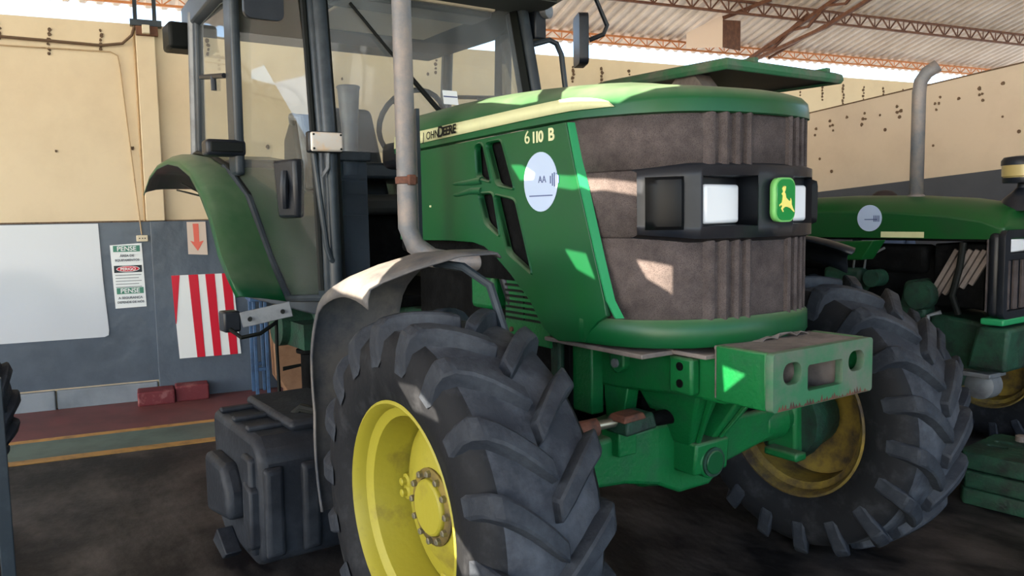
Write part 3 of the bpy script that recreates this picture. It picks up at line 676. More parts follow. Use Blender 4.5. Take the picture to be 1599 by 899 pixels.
def make_rim(parent, loc, side, m=YELLOW, sc=1.):
    r = B().lathe(RIMP+[(y*.97, q+.006) for y, q in reversed(RIMP)], 48, closed=True).build('front_rim', m, parent, loc=loc)
    r.rotation_euler = (0, 0, PI if side < 0 else 0); r.scale = (sc, sc, sc)
    B().lathe([(-.012, .268), (.004, .262), (.022, .225), (.030, .19), (.052, .15), (.060, .06), (.060, .002), (.050, .002), (.045, .06), (.036, .15), (.010, .20), (-.012, .25)], 40, closed=True).build('wheel_disc', m, r)
    B().lathe([(.056, .118), (.062, .118), (.066, .112), (.067, .09), (.060, .088)], 32).build('hub_flange', YEL_OLD, r)
    B().lathe([(.06, .088), (.074, .086), (.080, .078), (.081, .01)], 32).build('hub_cap', m, r, bevel=.003)
    bo = B().lathe([(0, .011), (.012, .011), (.015, .008)], 6).mesh('hub_bolt', 30); bo.materials.append(CHROME)
    for k in range(12):
        a = 2*PI*k/12; link('hub_bolt', bo, r, loc=(.103*math.sin(a), .066, .103*math.cos(a)))
    cb = B().lathe([(0, .026), (.010, .026), (.014, .014), (.028, .014), (.031, .010)], 8).mesh('rim_clamp', 30); cb.materials.append(m)
    for k in range(4):
        for da in (-.075, .075):
            a = 2*PI*k/4+PI/2+.05+da; link('rim_clamp', cb, r, loc=(.246*math.sin(a), .012, .246*math.cos(a)))
    return r
WZ = .592
for s in (-1, 1):
    make_tyre('front_tyre', TR, (0, s*.92, WZ), ph=.12+.2*s)
    make_rim(TR, (0, s*.92, WZ), s, YELLOW if s < 0 else YEL_OLD)
# ---- front fenders
def front_fender(s, fwd, m):
    cx, cz = 0, WZ; rows = []
    N = 26
    for k in range(N+1):
        t = k/N; row = []; dr0 = max(0, 1-t/.45)**1.3
        for y, dr, droop, lead in ((.750, -.010, 0, .06), (.765, .004, 0, .06), (.86, .012, -.02, .0), (.97, .006, -.055, -.09), (1.05, 0, -.085, -.16), (1.085, -.010, -.098, -.185), (1.098, -.03, -.11, -.19), (1.10, -.05, -.12, -.19)):
            a0 = math.atan2(.745, lead+fwd); a1 = math.radians(196); a = a0+(a1-a0)*t
            r = lerp_tab([(80, .755), (100, .772), (118, .825), (135, .86), (150, .80), (165, .71), (196, .68)], math.degrees(a))+dr+droop*dr0
            row.append((cx+r*math.cos(a), s*y, cz+r*math.sin(a)))
        rows.append(row)
    f = B().grid(rows).build('front_fender', m, TR, smooth=50, solid=.006)
    if s < 0: B().tube([(-.16, s*.86, WZ+.725), (-.05, s*.82, WZ+.715), (.03, s*.775, WZ+.66), (.11, s*.74, WZ+.42)], .014, 8).build('fender_stay', FRAME, f)
    B().tube([(-.50, s*.80, WZ+.50), (-.38, s*.74, WZ+.30), (-.10, s*.70, .70)], .018, 8).build('fender_stay', FRAME, f)
front_fender(-1, 0, FENDER); front_fender(1, .22, PLASTIC)
# ---- engine bay behind the wheel
EB = B().box(-1.45, -.30, -.24, .24, .62, 1.35).build('engine_block', DARK, TR, bevel=.02)
B().box(-.48, .12, -.34, .34, 1.06, 1.70).build('radiator_core', DARK, EB, bevel=.01)
B().box(-1.4, -.5, -.36, .36, 1.30, 1.70).build('engine_head', DARK, EB, bevel=.02)
B().tube([(-.75, -.30, 1.25), (-.62, -.36, 1.32), (-.50, -.36, 1.25), (-.42, -.34, 1.05)], .035, 12).build('coolant_hose', PLASTIC, EB)
B().tube([(-.70, -.33, 1.02), (-.40, -.33, 1.02)], .045, 14).build('oil_filter', DARK, EB)
B().box(-.80, -.62, -.34, -.26, 1.08, 1.26).build('fuel_pump', GREEN_CAST, EB, bevel=.02)
def louvres():
    for s in (-1, 1):
        p = B().box(-.475, -.19, s*.375-.006, s*.375+.006, .985, 1.30).build('louvre_panel', GREEN_CAST, TR, bevel=.003)
        me = B().box(-.06, .06, s*.006-.004, s*.006+.006, -.004, .004).mesh('louvre_slot', 0); me.materials.append(INK)
        for z in range(9):
            for x in (-.405, -.275): link('louvre_slot', me, p, loc=(x, s*.378, 1.075+z*.021))
        B().tube([(-.43, s*.38, 1.03), (-.43, s*.388, 1.03)], .010, 8).build('panel_screw', RUST, p)
louvres()
B().box(-.30, -.245, -.30, .30, .72, 1.0).build('frame_cross_member', GREEN_DK, TR, bevel=.01)
B().box(-2.9, -.9, -.24, .24, .55, 1.0).build('transmission', GREEN_DK, TR, bevel=.03)
B().tube([(-2.75, -.55, .82), (-2.75, .95, .82)], .13, 20).box(-2.7, -2.4, -.5, -.3, .70, .85).build('rear_axle', GREEN_DK, TR)
# ---- exhaust stack
EX = B().tube([(-.80, -.625, 3.05), (-.80, -.625, 1.42), (-.79, -.60, 1.35), (-.76, -.54, 1.30), (-.70, -.44, 1.28), (-.62, -.34, 1.28)], [.037, .039, .040, .040, .038, .036], 20).build('exhaust_pipe', PIPE, TR)
B().lathe([(1.595, .041), (1.597, .045), (1.622, .045), (1.624, .041)], 20, (-.80, -.625, 0), 'z').build('exhaust_clamp', RUST, EX)
B().box(-.775, -.745, -.64, -.61, 1.59, 1.63).build('clamp_bolt', RUST, EX, bevel=.003)
B().box(-.855, -.835, -.555, -.54, 1.33, 1.90).build('exhaust_bracket', FRAME, EX, 0)
# ---- cab
def door_y(x): return -.645-(-1.6-x)*.28
CR = B()
def ring_pts(z0, ins=0): return [(-1.42, -.70+ins, z0), (-1.36, 0, z0), (-1.42, .70-ins, z0), (-2.4, .93-ins, z0), (-3.3, .88-ins, z0), (-3.3, -.88+ins, z0), (-2.4, -.93+ins, z0)]
CR.grid([ring_pts(2.62, .03), ring_pts(2.64), ring_pts(2.78), ring_pts(2.84, .10), ring_pts(2.86, .4)], cu=True)
CR.f.append(tuple(range(28, 35))); CR.f.append(tuple(range(6, -1, -1)))
CABR = CR.build('cab_roof', FRAME, TR, bevel=.015)
B().prism([(-1.46, -.66), (-1.46, .66), (-2.4, .88), (-3.25, .84), (-3.25, -.84), (-2.4, -.88)], 'z', 2.612, 2.618).build('headliner', LINER, CABR, 0)
B().box(-3.3, -3.1, -1.0, -.80, 2.50, 2.66).build('roof_lamp', INK, CABR, bevel=.02)
B().box(-2.6, -1.75, -.35, .45, 2.60, 2.625).build('roof_hatch', OUTLET, CABR, bevel=.01)
B().box(-2.0, -1.78, -.45, .45, 2.57, 2.63).build('overhead_console', FRAME, CABR, bevel=.02)
def pillar(name, base, top, w, d, s, m=FRAME, bevel=.02):
    bx, by = base[:2]; tx, ty = top[:2]
    def q(x, y, z, m_): return [(x-d/2, s*y-w/2, z), (x+d/2, s*y-w/2, z), (x+d/2, s*y+w/2, z), (x-d/2, s*y+w/2, z)]
    return B().hexa(q(bx, by, base[2], 0), q(tx, ty, top[2], 0)).build(name, m, TR, bevel=bevel, seg=3)
for s in (-1, 1):
    a = pillar('front_pillar', (-1.62, .640, 1.78), (-1.80, .605, 2.70), .085, .12, s)
    B().hexa(*[[(x, s*.64+y, z) for x, y in ((-1.68, -.042), (-1.56, -.042), (-1.56, .042), (-1.68, .042))] for z in (1.05, 1.80)]).build('front_pillar_foot', FRAME, a, bevel=.02)
    B().tube([(-1.545, s*.635, 1.10), (-1.545, s*.640, 1.78), (-1.725, s*.603, 2.68)], .032, 12).build('pillar_tube', FRAME, a)
    B().beam((-1.565, s*.597, 1.1), (-1.575, s*.600, 1.80), .02, .05).beam((-1.575, s*.600, 1.80), (-1.755, s*.562, 2.68), .02, .05).build('pillar_seal', INK, a, 0)
    B().tube([(-1.60, s*.685, 1.12), (-1.61, s*.692, 1.78), (-1.79, s*.655, 2.68)], .018, 8).build('door_seal', INK, a)
    pillar('middle_pillar', (-2.33, .855, 1.70), (-2.28, .86, 2.70), .05, .15, s)
    pillar('rear_pillar', (-3.08, .86, 1.84), (-2.98, .86, 2.75), .05, .08, s)
    p = [(-3.13, s*.87, 1.86), (-3.03, s*.87, 2.70)]
    B().tube(p, .035, 10).build('pillar_guard', STEEL, TR)
    # door glass follows the rear fender
    prof = [(-1.66, 1.09), (-1.92, 1.07), (-2.06, 1.28), (-2.22, 1.58), (-2.36, 1.72), (-2.36, 2.62), (-1.66, 2.62)]
    pts = [(x, -s*door_y(x), z) for x, z in prof]; pts[-1] = (-1.84, s*.665, 2.62); pts.append((-1.67, s*.667, 1.78))
    g = B().add(pts, [tuple(range(len(pts)))]).build('door_glass', GLASS, TR, 0)
    fr = [(-1.62, 1.08), (-1.92, 1.06), (-2.065, 1.27), (-2.225, 1.575), (-2.36, 1.70), (-2.45, 1.755)]
    B().tube([(x, -s*door_y(x)*1.01, z) for x, z in fr], .02, 8).build('door_frame', FRAME, g)
    B().add([(-2.42, s*.875, 1.80), (-3.05, s*.86, 1.90), (-3.0, s*.86, 2.62), (-2.36, s*.87, 2.62)], [(0, 1, 2, 3)]).build('rear_side_glass', GLASS, TR, 0)
    B().tube([(-2.93, s*.87, 2.31), (-2.38, s*.885, 2.235)], .014, 8).tube([(-2.62, s*.88, 2.27), (-2.62, s*.88, 2.19)], .016, 8).build('window_stay', PLASTIC, TR)
    B().box(-1.615, -1.605, *sorted((s*.43, s*.605)), 1.10, 1.74).build('lower_front_glass', GLASSD, TR, 0)
    B().box(-1.62, -1.57, *sorted((s*.42, s*.625)), 1.74, 1.785).build('window_rail', FRAME, TR, bevel=.006)
    B().box(-1.62, -1.57, *sorted((s*.42, s*.625)), 1.06, 1.10).build('lower_window_rail', FRAME, TR, bevel=.006)
    B().box(-3.1, -1.6, *sorted((s*.60, s*.66)), .98, 1.07).build('cab_sill', FRAME, TR, bevel=.01)
B().add([(-1.605, -.61, 1.785), (-1.605, .61, 1.785), (-1.772, .58, 2.63), (-1.772, -.58, 2.63)], [(0, 1, 2, 3)]).build('windscreen', GLASSW, TR, 0)
B().add([(-3.12, -.84, 1.85), (-3.12, .84, 1.85), (-3.0, .84, 2.62), (-3.0, -.84, 2.62)], [(0, 1, 2, 3)]).build('rear_window', GLASS, TR, 0)
B().box(-3.1, -1.62, -.62, .62, 1.0, 1.06).build('cab_floor', DARK, TR, bevel=.01)
B().box(-3.15, -2.45, -.86, .86, 1.70, 1.80).build('rear_shelf', FRAME, TR, bevel=.02)
B().box(-1.60, -1.40, -.36, .36, 1.70, 1.83).build('dash_cowl', PLASTIC, TR, bevel=.04, seg=3)
ST = plate('windscreen_sticker', rrect(0, .09, 0, .075, .004), [], .001, frameM((-1.655, .045, 2.055), (0, 1, 0), (-.197, 0, 1)), SIGNW, TR)
B().box(-1.6625, -1.6595, .048, .132, 2.093, 2.099).build('sticker_line', NAVY, ST, 0)
WI = B().tube([(-1.735, -.432, 2.53), (-1.675, -.20, 2.25), (-1.63, -.005, 2.02)], .008, 6).build('wiper_arm', INK, TR)
B().beam((-1.685, -.18, 2.23), (-1.64, .02, 2.005), .018, .022).build('wiper_blade', INK, WI, 0)
# inside the cab
se = B().box(-2.75, -2.25, -.26, .26, 1.48, 1.60).build('seat', SEATM, TR, bevel=.04, seg=3)
B().hexa([(-2.86, -.25, 1.56), (-2.72, -.25, 1.56), (-2.72, .25, 1.56), (-2.86, .25, 1.56)], [(-2.98, -.20, 2.18), (-2.88, -.20, 2.18), (-2.88, .20, 2.18), (-2.98, .20, 2.18)]).build('seat_back', SEATM, se, bevel=.04, seg=3)
B().box(-2.7, -2.35, -.2, .2, 1.06, 1.48).build('seat_base', DARK, se, bevel=.03)
B().hexa([(-2.6, -.52, 1.60), (-2.25, -.52, 1.60), (-2.25, -.34, 1.60), (-2.6, -.34, 1.60)], [(-2.62, -.50, 1.93), (-2.46, -.50, 2.08), (-2.46, -.32, 2.08), (-2.62, -.32, 1.95)]).build('side_console', SEATM, TR, bevel=.03, seg=3)
B().lathe([(1.70, .040), (1.95, .046), (2.165, .060), (2.178, .066), (2.185, .060), (2.18, .05)], 20, (-2.1, -.30, 0), 'z').build('cup_bin', STEEL, TR)
sw = B(); ring = []
for k in range(25):
    a = 2*PI*k/24; ring.append((-1.97+.10*math.sin(a), .02+.20*math.cos(a), 1.98+.175*math.sin(a)))
sw.tube(ring, .015, 8, cap=False); SW = sw.build('steering_wheel', INK, TR)
for a in (.3, 2.4, 4.4): B().beam((-1.97, .02, 1.97), (-1.97+.10*math.sin(a), .02+.19*math.cos(a), 1.98+.17*math.sin(a)), .03, .012).build('spoke', INK, SW, 0)
B().tube([(-1.97, .02, 1.97), (-1.75, .02, 1.55)], .05, 12).build('steering_column', PLASTIC, SW)
B().tube([(-2.15, -.60, 1.98), (-2.1, -.62, 2.0), (-1.98, -.62, 1.98), (-1.90, -.62, 1.72), (-1.88, -.62, 1.62)], .022, 10).build('cab_grab_rail', STEEL, TR)
# lamps, rails, mirrors
LP = B().box(-1.53, -1.485, -.765, -.60, 1.768, 1.864).build('signal_lamp', PLASTIC, TR, bevel=.008)
B().box(-1.488, -1.468, -.760, -.605, 1.772, 1.860).build('lamp_lens', AMBER, LP, bevel=.012, seg=3)
for y in (-.748, -.617):
    for z in (1.784, 1.848): B().tube([(-1.47, y, z), (-1.464, y, z)], .005, 8).build('lens_screw', INK, LP)
B().tube([(-1.51, -.665, 1.768), (-1.51, -.668, 1.70), (-1.53, -.69, 1.66)], .010, 8).build('lamp_stalk', STEEL, LP)
B().tube([(-1.535, -.725, 1.77), (-1.525, -.712, 1.60), (-1.52, -.685, 1.33), (-1.52, -.668, 1.275), (-1.535, -.645, 1.255)], .014, 10).build('hand_rail', FRAME, TR)
LT = B().hexa([(-1.95, -.72, 1.47), (-1.80, -.68, 1.47), (-1.80, -.73, 1.47), (-1.95, -.77, 1.47)], [(-1.96, -.73, 1.76), (-1.78, -.68, 1.76), (-1.78, -.735, 1.76), (-1.96, -.785, 1.76)]).build('door_latch', PLASTIC, TR, bevel=.015)
B().tube([(-1.86, -.755, 1.70), (-1.84, -.77, 1.62), (-1.87, -.76, 1.52)], .02, 8).build('latch_lever', PLASTIC, LT)
LB = B().box(-2.36, -2.24, -1.03, -.825, 1.80, 1.886).build('fender_lamp', PLASTIC, TR, bevel=.02, seg=3)
B().box(-2.243, -2.228, -1.01, -.845, 1.82, 1.87).build('fender_lamp_lens', INK, LB, bevel=.004)
RM = plate('right_mirror', rrect(-.97, -.785, 2.385, 2.68, .035, 5), [], .03, Matrix(((0, 0, 1, -1.70), (1, 0, 0, 0), (0, 1, 0, 0), (0, 0, 0, 1))), PLASTIC, TR, bevel=.008)
B().tube([(-1.72, -.88, 2.60), (-1.72, -.88, 2.80), (-1.66, -.70, 2.80), (-1.62, -.655, 2.72)], .012, 8).build('mirror_arm', PLASTIC, RM)
LM = plate('left_mirror', rrect(-.10, .10, 2.325, 2.615, .035, 5), [], .055, Matrix(((-.88, 0, .475, -1.62), (.475, 0, .88, .955), (0, 1, 0, 0), (0, 0, 0, 1))), PLASTIC, TR, bevel=.01)
B().tube([(-1.58, .985, 2.47), (-1.53, 1.05, 2.50), (-1.52, 1.07, 2.55), (-1.54, 1.0, 2.70), (-1.60, .70, 2.76)], .014, 10).build('mirror_arm', PLASTIC, LM)
WLAMP = B().box(-1.76, -1.66, .655, .735, 2.46, 2.62).build('work_lamp', PLASTIC, TR, bevel=.01)
B().tube([(-1.69, .72, 2.62), (-1.64, .74, 2.62)], .045, 16).build('work_lamp_lens', STEEL, WLAMP)
B().tube([(-1.75, .62, 2.42), (-1.66, .69, 2.44), (-1.64, .74, 2.455), (-1.64, .79, 2.44), (-1.64, .825, 2.38), (-1.64, .85, 2.20), (-1.64, .855, 1.95), (-1.64, .66, 1.90)], .016, 10).build('grab_handle', FRAME, TR)
# ---- rear fenders
def rear_fender(s):
    outer = [(-1.76, 1.035, 1.105), (-1.86, 1.045, 1.19), (-1.99, 1.05, 1.30), (-2.12, 1.055, 1.49), (-2.27, 1.06, 1.62), (-2.47, 1.06, 1.73), (-2.74, 1.06, 1.80), (-3.03, 1.06, 1.83), (-3.35, 1.06, 1.815), (-3.62, 1.06, 1.76), (-3.85, 1.06, 1.66)]
    inner = [(-1.93, .74, 1.045), (-1.98, .755, 1.13), (-2.065, .775, 1.27), (-2.15, .80, 1.43), (-2.23, .82, 1.585), (-2.40, .87, 1.74), (-2.70, .88, 1.82), (-3.03, .88, 1.86), (-3.35, .88, 1.845), (-3.62, .88, 1.79), (-3.85, .88, 1.69)]
    rows = []
    for o, i in zip(outer, inner):
        ov, iv = Vector(o), Vector(i); c = Vector((-2.75, 0, .8)); row = []
        inn = Vector((i[0], .46, i[2]))
        for p, dr in ((inn, 0), (iv, 0), (iv.lerp(ov, .25), .012), (iv.lerp(ov, .55), .020), (iv.lerp(ov, .85), .014), (ov, 0), (ov+Vector((0, .008, 0)), -.03)):
            d = (p-c); d.y = 0; p = p+d.normalized()*dr; row.append((p.x, s*p.y, p.z))
        rows.append(row)
    f = B().grid(rows).build('rear_fender', GREEN, TR, smooth=50, solid=.006)
    B().tube([(x-.01, s*(y+.006), z+.012) for x, y, z in inner], .016, 8).build('fender_seal', INK, f)
    B().grid([[(x, s*.47, z) for x, y, z in inner], [(x, s*.47, 1.0) for x, y, z in inner]]).build('inner_guard', GREEN_DK, f, 0, solid=.01)
    B().tube([(-3.3, s*.93, 1.70), (-2.6, s*.95, 1.60)], .006, 6).tube([(-3.35, s*.95, 1.66), (-2.6, s*.98, 1.60)], .006, 6).build('wiring', INK, f)
for s in (-1, 1): rear_fender(s)
BK = B().beam((-1.80, -1.02, .985), (-1.72, -.80, 1.03), .012, .075).build('fender_bracket', STEEL, TR, bevel=.003)
for t in (.15, .8): B().tube([(-1.78+.08*t-.0, -1.02+.22*t, .985+.045*t), (-1.765+.08*t, -1.02+.22*t-.005, .985+.045*t)], .011, 10).build('bracket_hole', INK, BK)
B().box(-1.90, -1.80, -1.10, -1.02, .93, 1.03).build('bracket_clevis', PLASTIC, BK, bevel=.01)
B().tube([(-1.78, -1.08, .95), (-1.74, -1.04, .91), (-1.74, -.95, .92), (-1.80, -.85, .96)], .010, 8).build('wiring_loop', INK, BK)
# ---- fuel tank
def tank():
    prof = [(-1.70, .60), (-1.08, .60), (-1.00, .54), (-.985, .34), (-1.02, .10), (-1.12, .055), (-1.60, .055), (-1.70, .12)]
    tk = B().prism(prof, 'y', -1.20, -.70).build('fuel_tank', TANK, TR, bevel=.035, seg=3)
    for x in (-1.62, -1.42, -1.22): B().box(x, x+.045, -1.19, -.74, .598, .622).build('tank_rib', TANK, tk, bevel=.01)
    B().box(-1.68, -1.06, -1.05, -.74, .60, .645).build('tank_top', TANK, tk, bevel=.02)
    B().prism([(-1.60, .44), (-1.32, .44), (-1.24, .34), (-1.24, .22), (-1.60, .16)], 'y', -1.27, -1.18).build('tank_step', TANK, tk, bevel=.03, seg=3)
    B().prism([(-1.18, .52), (-1.06, .52), (-1.06, .12), (-1.18, .12)], 'y', -1.225, -1.18).build('tank_corner_pad', TANK, tk, bevel=.015)
    B().prism([(-1.13, .42), (-1.03, .40), (-1.04, .16), (-1.13, .12)], 'y', -1.235, -1.18).build('tank_pocket', TANK, tk, bevel=.012)
    for y in (-1.15, -1.0, -.85): B().hexa([(-1.0, y-.045, .12), (-.975, y-.03, .14), (-.975, y+.03, .14), (-1.0, y+.045, .12)], [(-.995, y-.045, .5), (-.965, y-.03, .48), (-.965, y+.03, .48), (-.995, y+.045, .5)]).build('tank_front_rib', TANK, tk, bevel=.012)
    B().tube([(-1.22, -.98, .63), (-1.20, -.95, .66), (-1.12, -.90, .65), (-1.05, -.86, .61)], .022, 10).build('breather_hose', INK, tk)
    B().prism([(-1.44, .13), (-1.30, .06), (-1.36, .02), (-1.52, .05)], 'y', -1.27, -1.20).build('step_tread', TANK, tk, bevel=.006)
    B().box(-1.6, -1.0, -.74, -.45, .50, .56).build('tank_carrier', DARK, tk, bevel=.01)
tank()
B().tube([(-1.95, -.80, 1.03), (-2.0, -.79, .8), (-2.02, -.78, .5), (-2.0, -.8, .25)], .010, 6).build('hanging_cable', INK, TR)
B().beam((-1.9, -.60, 1.0), (-1.6, -.58, .70), .07, .05).build('cab_support', GREEN_DK, TR, bevel=.01)

# ================================================================ things round the tractor
def jack():
    t = thing('jack_stand', 'red jack stand with black ram under the rear axle', 'jack stand', (-2.52, -.43, 0))
    for a in (0, 2.1, 4.2): B().hexa([(.22*math.cos(a)-.03, .22*math.sin(a)-.03, 0), (.22*math.cos(a)+.03, .22*math.sin(a)-.03, 0), (.22*math.cos(a)+.03, .22*math.sin(a)+.03, 0), (.22*math.cos(a)-.03, .22*math.sin(a)+.03, 0)], [(-.03, -.03, .42), (.03, -.03, .42), (.03, .03, .42), (-.03, .03, .42)]).build('leg', REDP, t, bevel=.006)
    B().lathe([(.20, .085), (.30, .085), (.31, .07), (.36, .065)], 20, (0, 0, 0), 'z').build('collar', REDP, t)
    B().lathe([(.36, .05), (.66, .05), (.67, .075), (.69, .075)], 20, (0, 0, 0), 'z').build('ram', DARK, t)
jack()
def cardboard():
    t = thing('cardboard_box', 'torn brown cardboard box standing by the wall behind the tractor', 'cardboard box', (-4.43, .1, 0))
    B().prism([(-.13, .17), (-.06, .05), (.06, .02), (.16, .17), (.16, .46), (.12, .74), (-.10, .76), (-.14, .60)], 'x', -.10, .06).build('box_body', CARD, t, bevel=.006)
    B().add([(.07, -.14, .60), (.07, .14, .55), (.12, .15, .70), (.10, -.13, .76)], [(0, 1, 2, 3)]).build('flap', CARD, t, 0, solid=.008)
    B().add([(.0615, -.09, .215), (.0615, .07, .235), (.0615, .07, .26), (.0615, -.09, .25)], [(0, 1, 2, 3)]).build('printed_band', INK, t, 0, solid=.001)
    B().prism([(-.05, .05), (.10, .05), (.10, .0), (-.05, .0)], 'x', -.08, .04).build('foot_flap', CARD, t)
cardboard()
def bench():
    t = thing('steel_stand', 'narrow blue painted steel stand by the grey wall behind the rear fender', 'steel stand', wall(1.80, 0, .40), WA)
    for x, y in ((-.03, .0), (-.03, .27), (.06, .0), (.06, .27)): B().box(x, x+.028, y, y+.028, 0, .80).build('leg', BLUE, t, bevel=.005)
    B().box(-.05, .10, -.03, .31, .80, .84).build('stand_top', BLUE, t, bevel=.006)
    for y in (.0, .27): B().box(-.002, .06, y+.004, y+.024, .22, .25).build('stretcher', BLUE, t, bevel=.004)
bench()
b1 = wbox(B(), .885, 1.16, 0, .115, .066, .27).build('kerb_block', MAROON, None, 0, bevel=.012); tag(b1, 'chipped maroon kerb block at the foot of the wall, the nearer of two', 'concrete block')
b2 = wbox(B(), 1.165, 1.42, 0, .13, .07, .24).build('kerb_block', MAROON, None, 0, bevel=.012); tag(b2, 'plain maroon kerb block under the striped sign', 'concrete block')
# wall signs
WM = lambda s, z, out=.02: frameM(wall(s, z, out), WD, (0, 0, 1))
sh = plate('plastic_sheet', [(-.9, .55), (.67, .547), (.70, .56), (.705, .60), (.685, 1.0), (.675, 1.455), (-.9, 1.455)], [], .004, WM(0, 0, .018), WHITE); tag(sh, 'large glossy white plastic sheet fixed on the grey wall', 'sheet')
def pense():
    t = plate('safety_sign', [(.748, 1.28), (.980, 1.292), (.990, .775), (.762, .770)], [], .003, WM(0, 0, .018), SIGNW); tag(t, 'white notice reading PENSE, PERIGO, PENSE beside the socket', 'safety sign')
    def pl(n, s0, s1, z0, z1, m, out): return plate(n, [(s0, z0), (s1, z0), (s1, z1), (s0, z1)], [], .001, WM(0, 0, out), m, t)
    pl('green_band', .770, .965, 1.225, 1.275, SIGNG, .021); pl('black_band', .768, .972, 1.058, 1.115, SIGNK, .021); pl('green_band', .778, .975, .885, .935, SIGNG, .021)
    plate('red_oval', circ(.87, 1.087, .085, 28, .024), [], .001, WM(0, 0, .0225), SIGNW, t); plate('red_oval', circ(.87, 1.087, .080, 28, .020), [], .001, WM(0, 0, .0232), RED, t)
    T = lambda s, z, q, m, sz, o=.0225: text('sign_lettering', q, sz, WM(s, z, o), m, t, 'CENTER', bold=.0008)
    T(.868, 1.233, 'PENSE', SIGNW, .052); T(.87, 1.075, 'PERIGO', SIGNW, .033, .0245); T(.876, .893, 'PENSE', SIGNW, .052)
    T(.868, 1.185, 'ÁREA DE', INKG, .026); T(.868, 1.150, 'EQUIPAMENTOS', INKG, .024); T(.876, .845, 'A SEGURANÇA', INKG, .026); T(.876, .810, 'DEPENDE DE NÓS', INKG, .024)
    for k in range(5): pl('text_line', .775, .965-.02*(k % 2), 1.035-.024*k, 1.040-.024*k, INKG, .021)
pense()
oc = wbox(B(), .945, 1.03, 1.305, 1.355, .012, .05).build('socket_box', OUTLET, None, 0, bevel=.004); tag(oc, 'small cream socket box above the safety notice', 'socket')
for s in (.968, .99, 1.008): B().tube([wall(s, 1.33, .049), wall(s, 1.33, .052)], .005, 8).build('socket_hole', INK, oc)
def stripes():
    z0, z1 = .33, 1.02
    t = plate('striped_panel', [(1.215, z0), (1.70, z0), (1.66, z1), (1.186, z1)], [], .004, WM(0, 0, .075), SIGNW); tag(t, 'red and white diagonal striped panel on the wall', 'striped sign')
    for k in range(4):
        a = 1.186+.130*k; w0 = .062
        q = [(a+.035*(k > 0), z0), (a+.035*(k > 0)+w0, z0), (a+w0+.012, z1), (a, z1)] if k else [(1.2, .62), (1.205, .62), (1.25, z1), (1.186, z1)]
        plate('red_stripe', q, [], .0016, WM(0, 0, .0785), RED, t)
stripes()
ar = plate('arrow_sheet', [(1.325, 1.19), (1.475, 1.18), (1.47, 1.455), (1.325, 1.455)], [], .003, WM(0, 0, .072), PAPER); tag(ar, 'faded paper with a red arrow pointing down', 'sign')
plate('red_arrow', [(1.37, 1.44), (1.415, 1.44), (1.415, 1.29), (1.45, 1.30), (1.40, 1.215), (1.345, 1.30), (1.375, 1.29)], [], .001, WM(0, 0, .0745), ARROW, ar)
PIPEC = mat('painted_conduit', (176, 152, 118), .7, c2=(120, 96, 70), scale=8, lo=.55, hi=.75)
c1 = B().tube([wall(1.012, 3.0, .012), wall(1.012, 1.47, .012)], .008, 8).build('conduit', PIPEC); tag(c1, 'vertical conduit pipe beside the pilaster', 'conduit')
c2 = B().tube([wall(-6, 2.80, .015), wall(.84, 2.80, .015), wall(.89, 2.77, .015), wall(.90, 2.70, .015), wall(.985, 1.36, .02)], .005, 8).build('conduit', PIPEC); tag(c2, 'thin conduit bending down to the socket box', 'conduit')
CAB = mat('old_cable', (96, 76, 58), .8)
c3 = B().tube([wall(-6, 2.865, .03), wall(.1, 2.86, .03), wall(.42, 2.852, .03), wall(.78, 2.842, .03), wall(.93, 2.865, .04), wall(1.0, 2.93, .06), wall(1.03, 3.02, .08)], .011, 8).build('cable', CAB); tag(c3, 'sagging dark cable along the top of the beige wall', 'cable')
def junction():
    t = thing('cable_bracket', 'dark steel bracket with white box and two hangers on the pilaster top', 'bracket', wall(1.08, 3.0, .06))
    o = wall(1.08, 3.0, .06)
    def wb(n, m, *a): bb = wbox(B(), *a); bb.v = [tuple(Vector(v)-o) for v in bb.v]; return bb.build(n, m, t, 0, bevel=.004)
    wb('cross_bar', FRAME, .99, 1.22, 3.0, 3.05, .03, .10); wb('side_plate', TRUSS, 1.03, 1.19, 2.93, 3.0, .04, .10)
    wb('white_box', OUTLET, 1.075, 1.13, 2.935, 3.0, .10, .15)
    for s in (1.03, 1.17): B().beam(wall(s, 3.03, .06)-o, wall(s+.02, 4.4, -.3)-o, .03).build('hanger', FRAME, t, 0)
junction()
# left edge of the picture: a spare tyre and a steel post
sp = thing('spare_wheel', 'dark lugged spare tyre standing at the left edge of the picture', 'spare tyre', (-3.13, -2.37, 0), math.radians(55.5))
make_tyre('tyre', sp, (0, 0, .50), sc=.835)
ps = B().box(-.022, .022, -.022, .022, 0, .94).build('steel_post', FRAME, None, 0, bevel=.004, loc=(-1.158, -2.040, 0)); tag(ps, 'slim grey steel post in the left foreground corner', 'post')
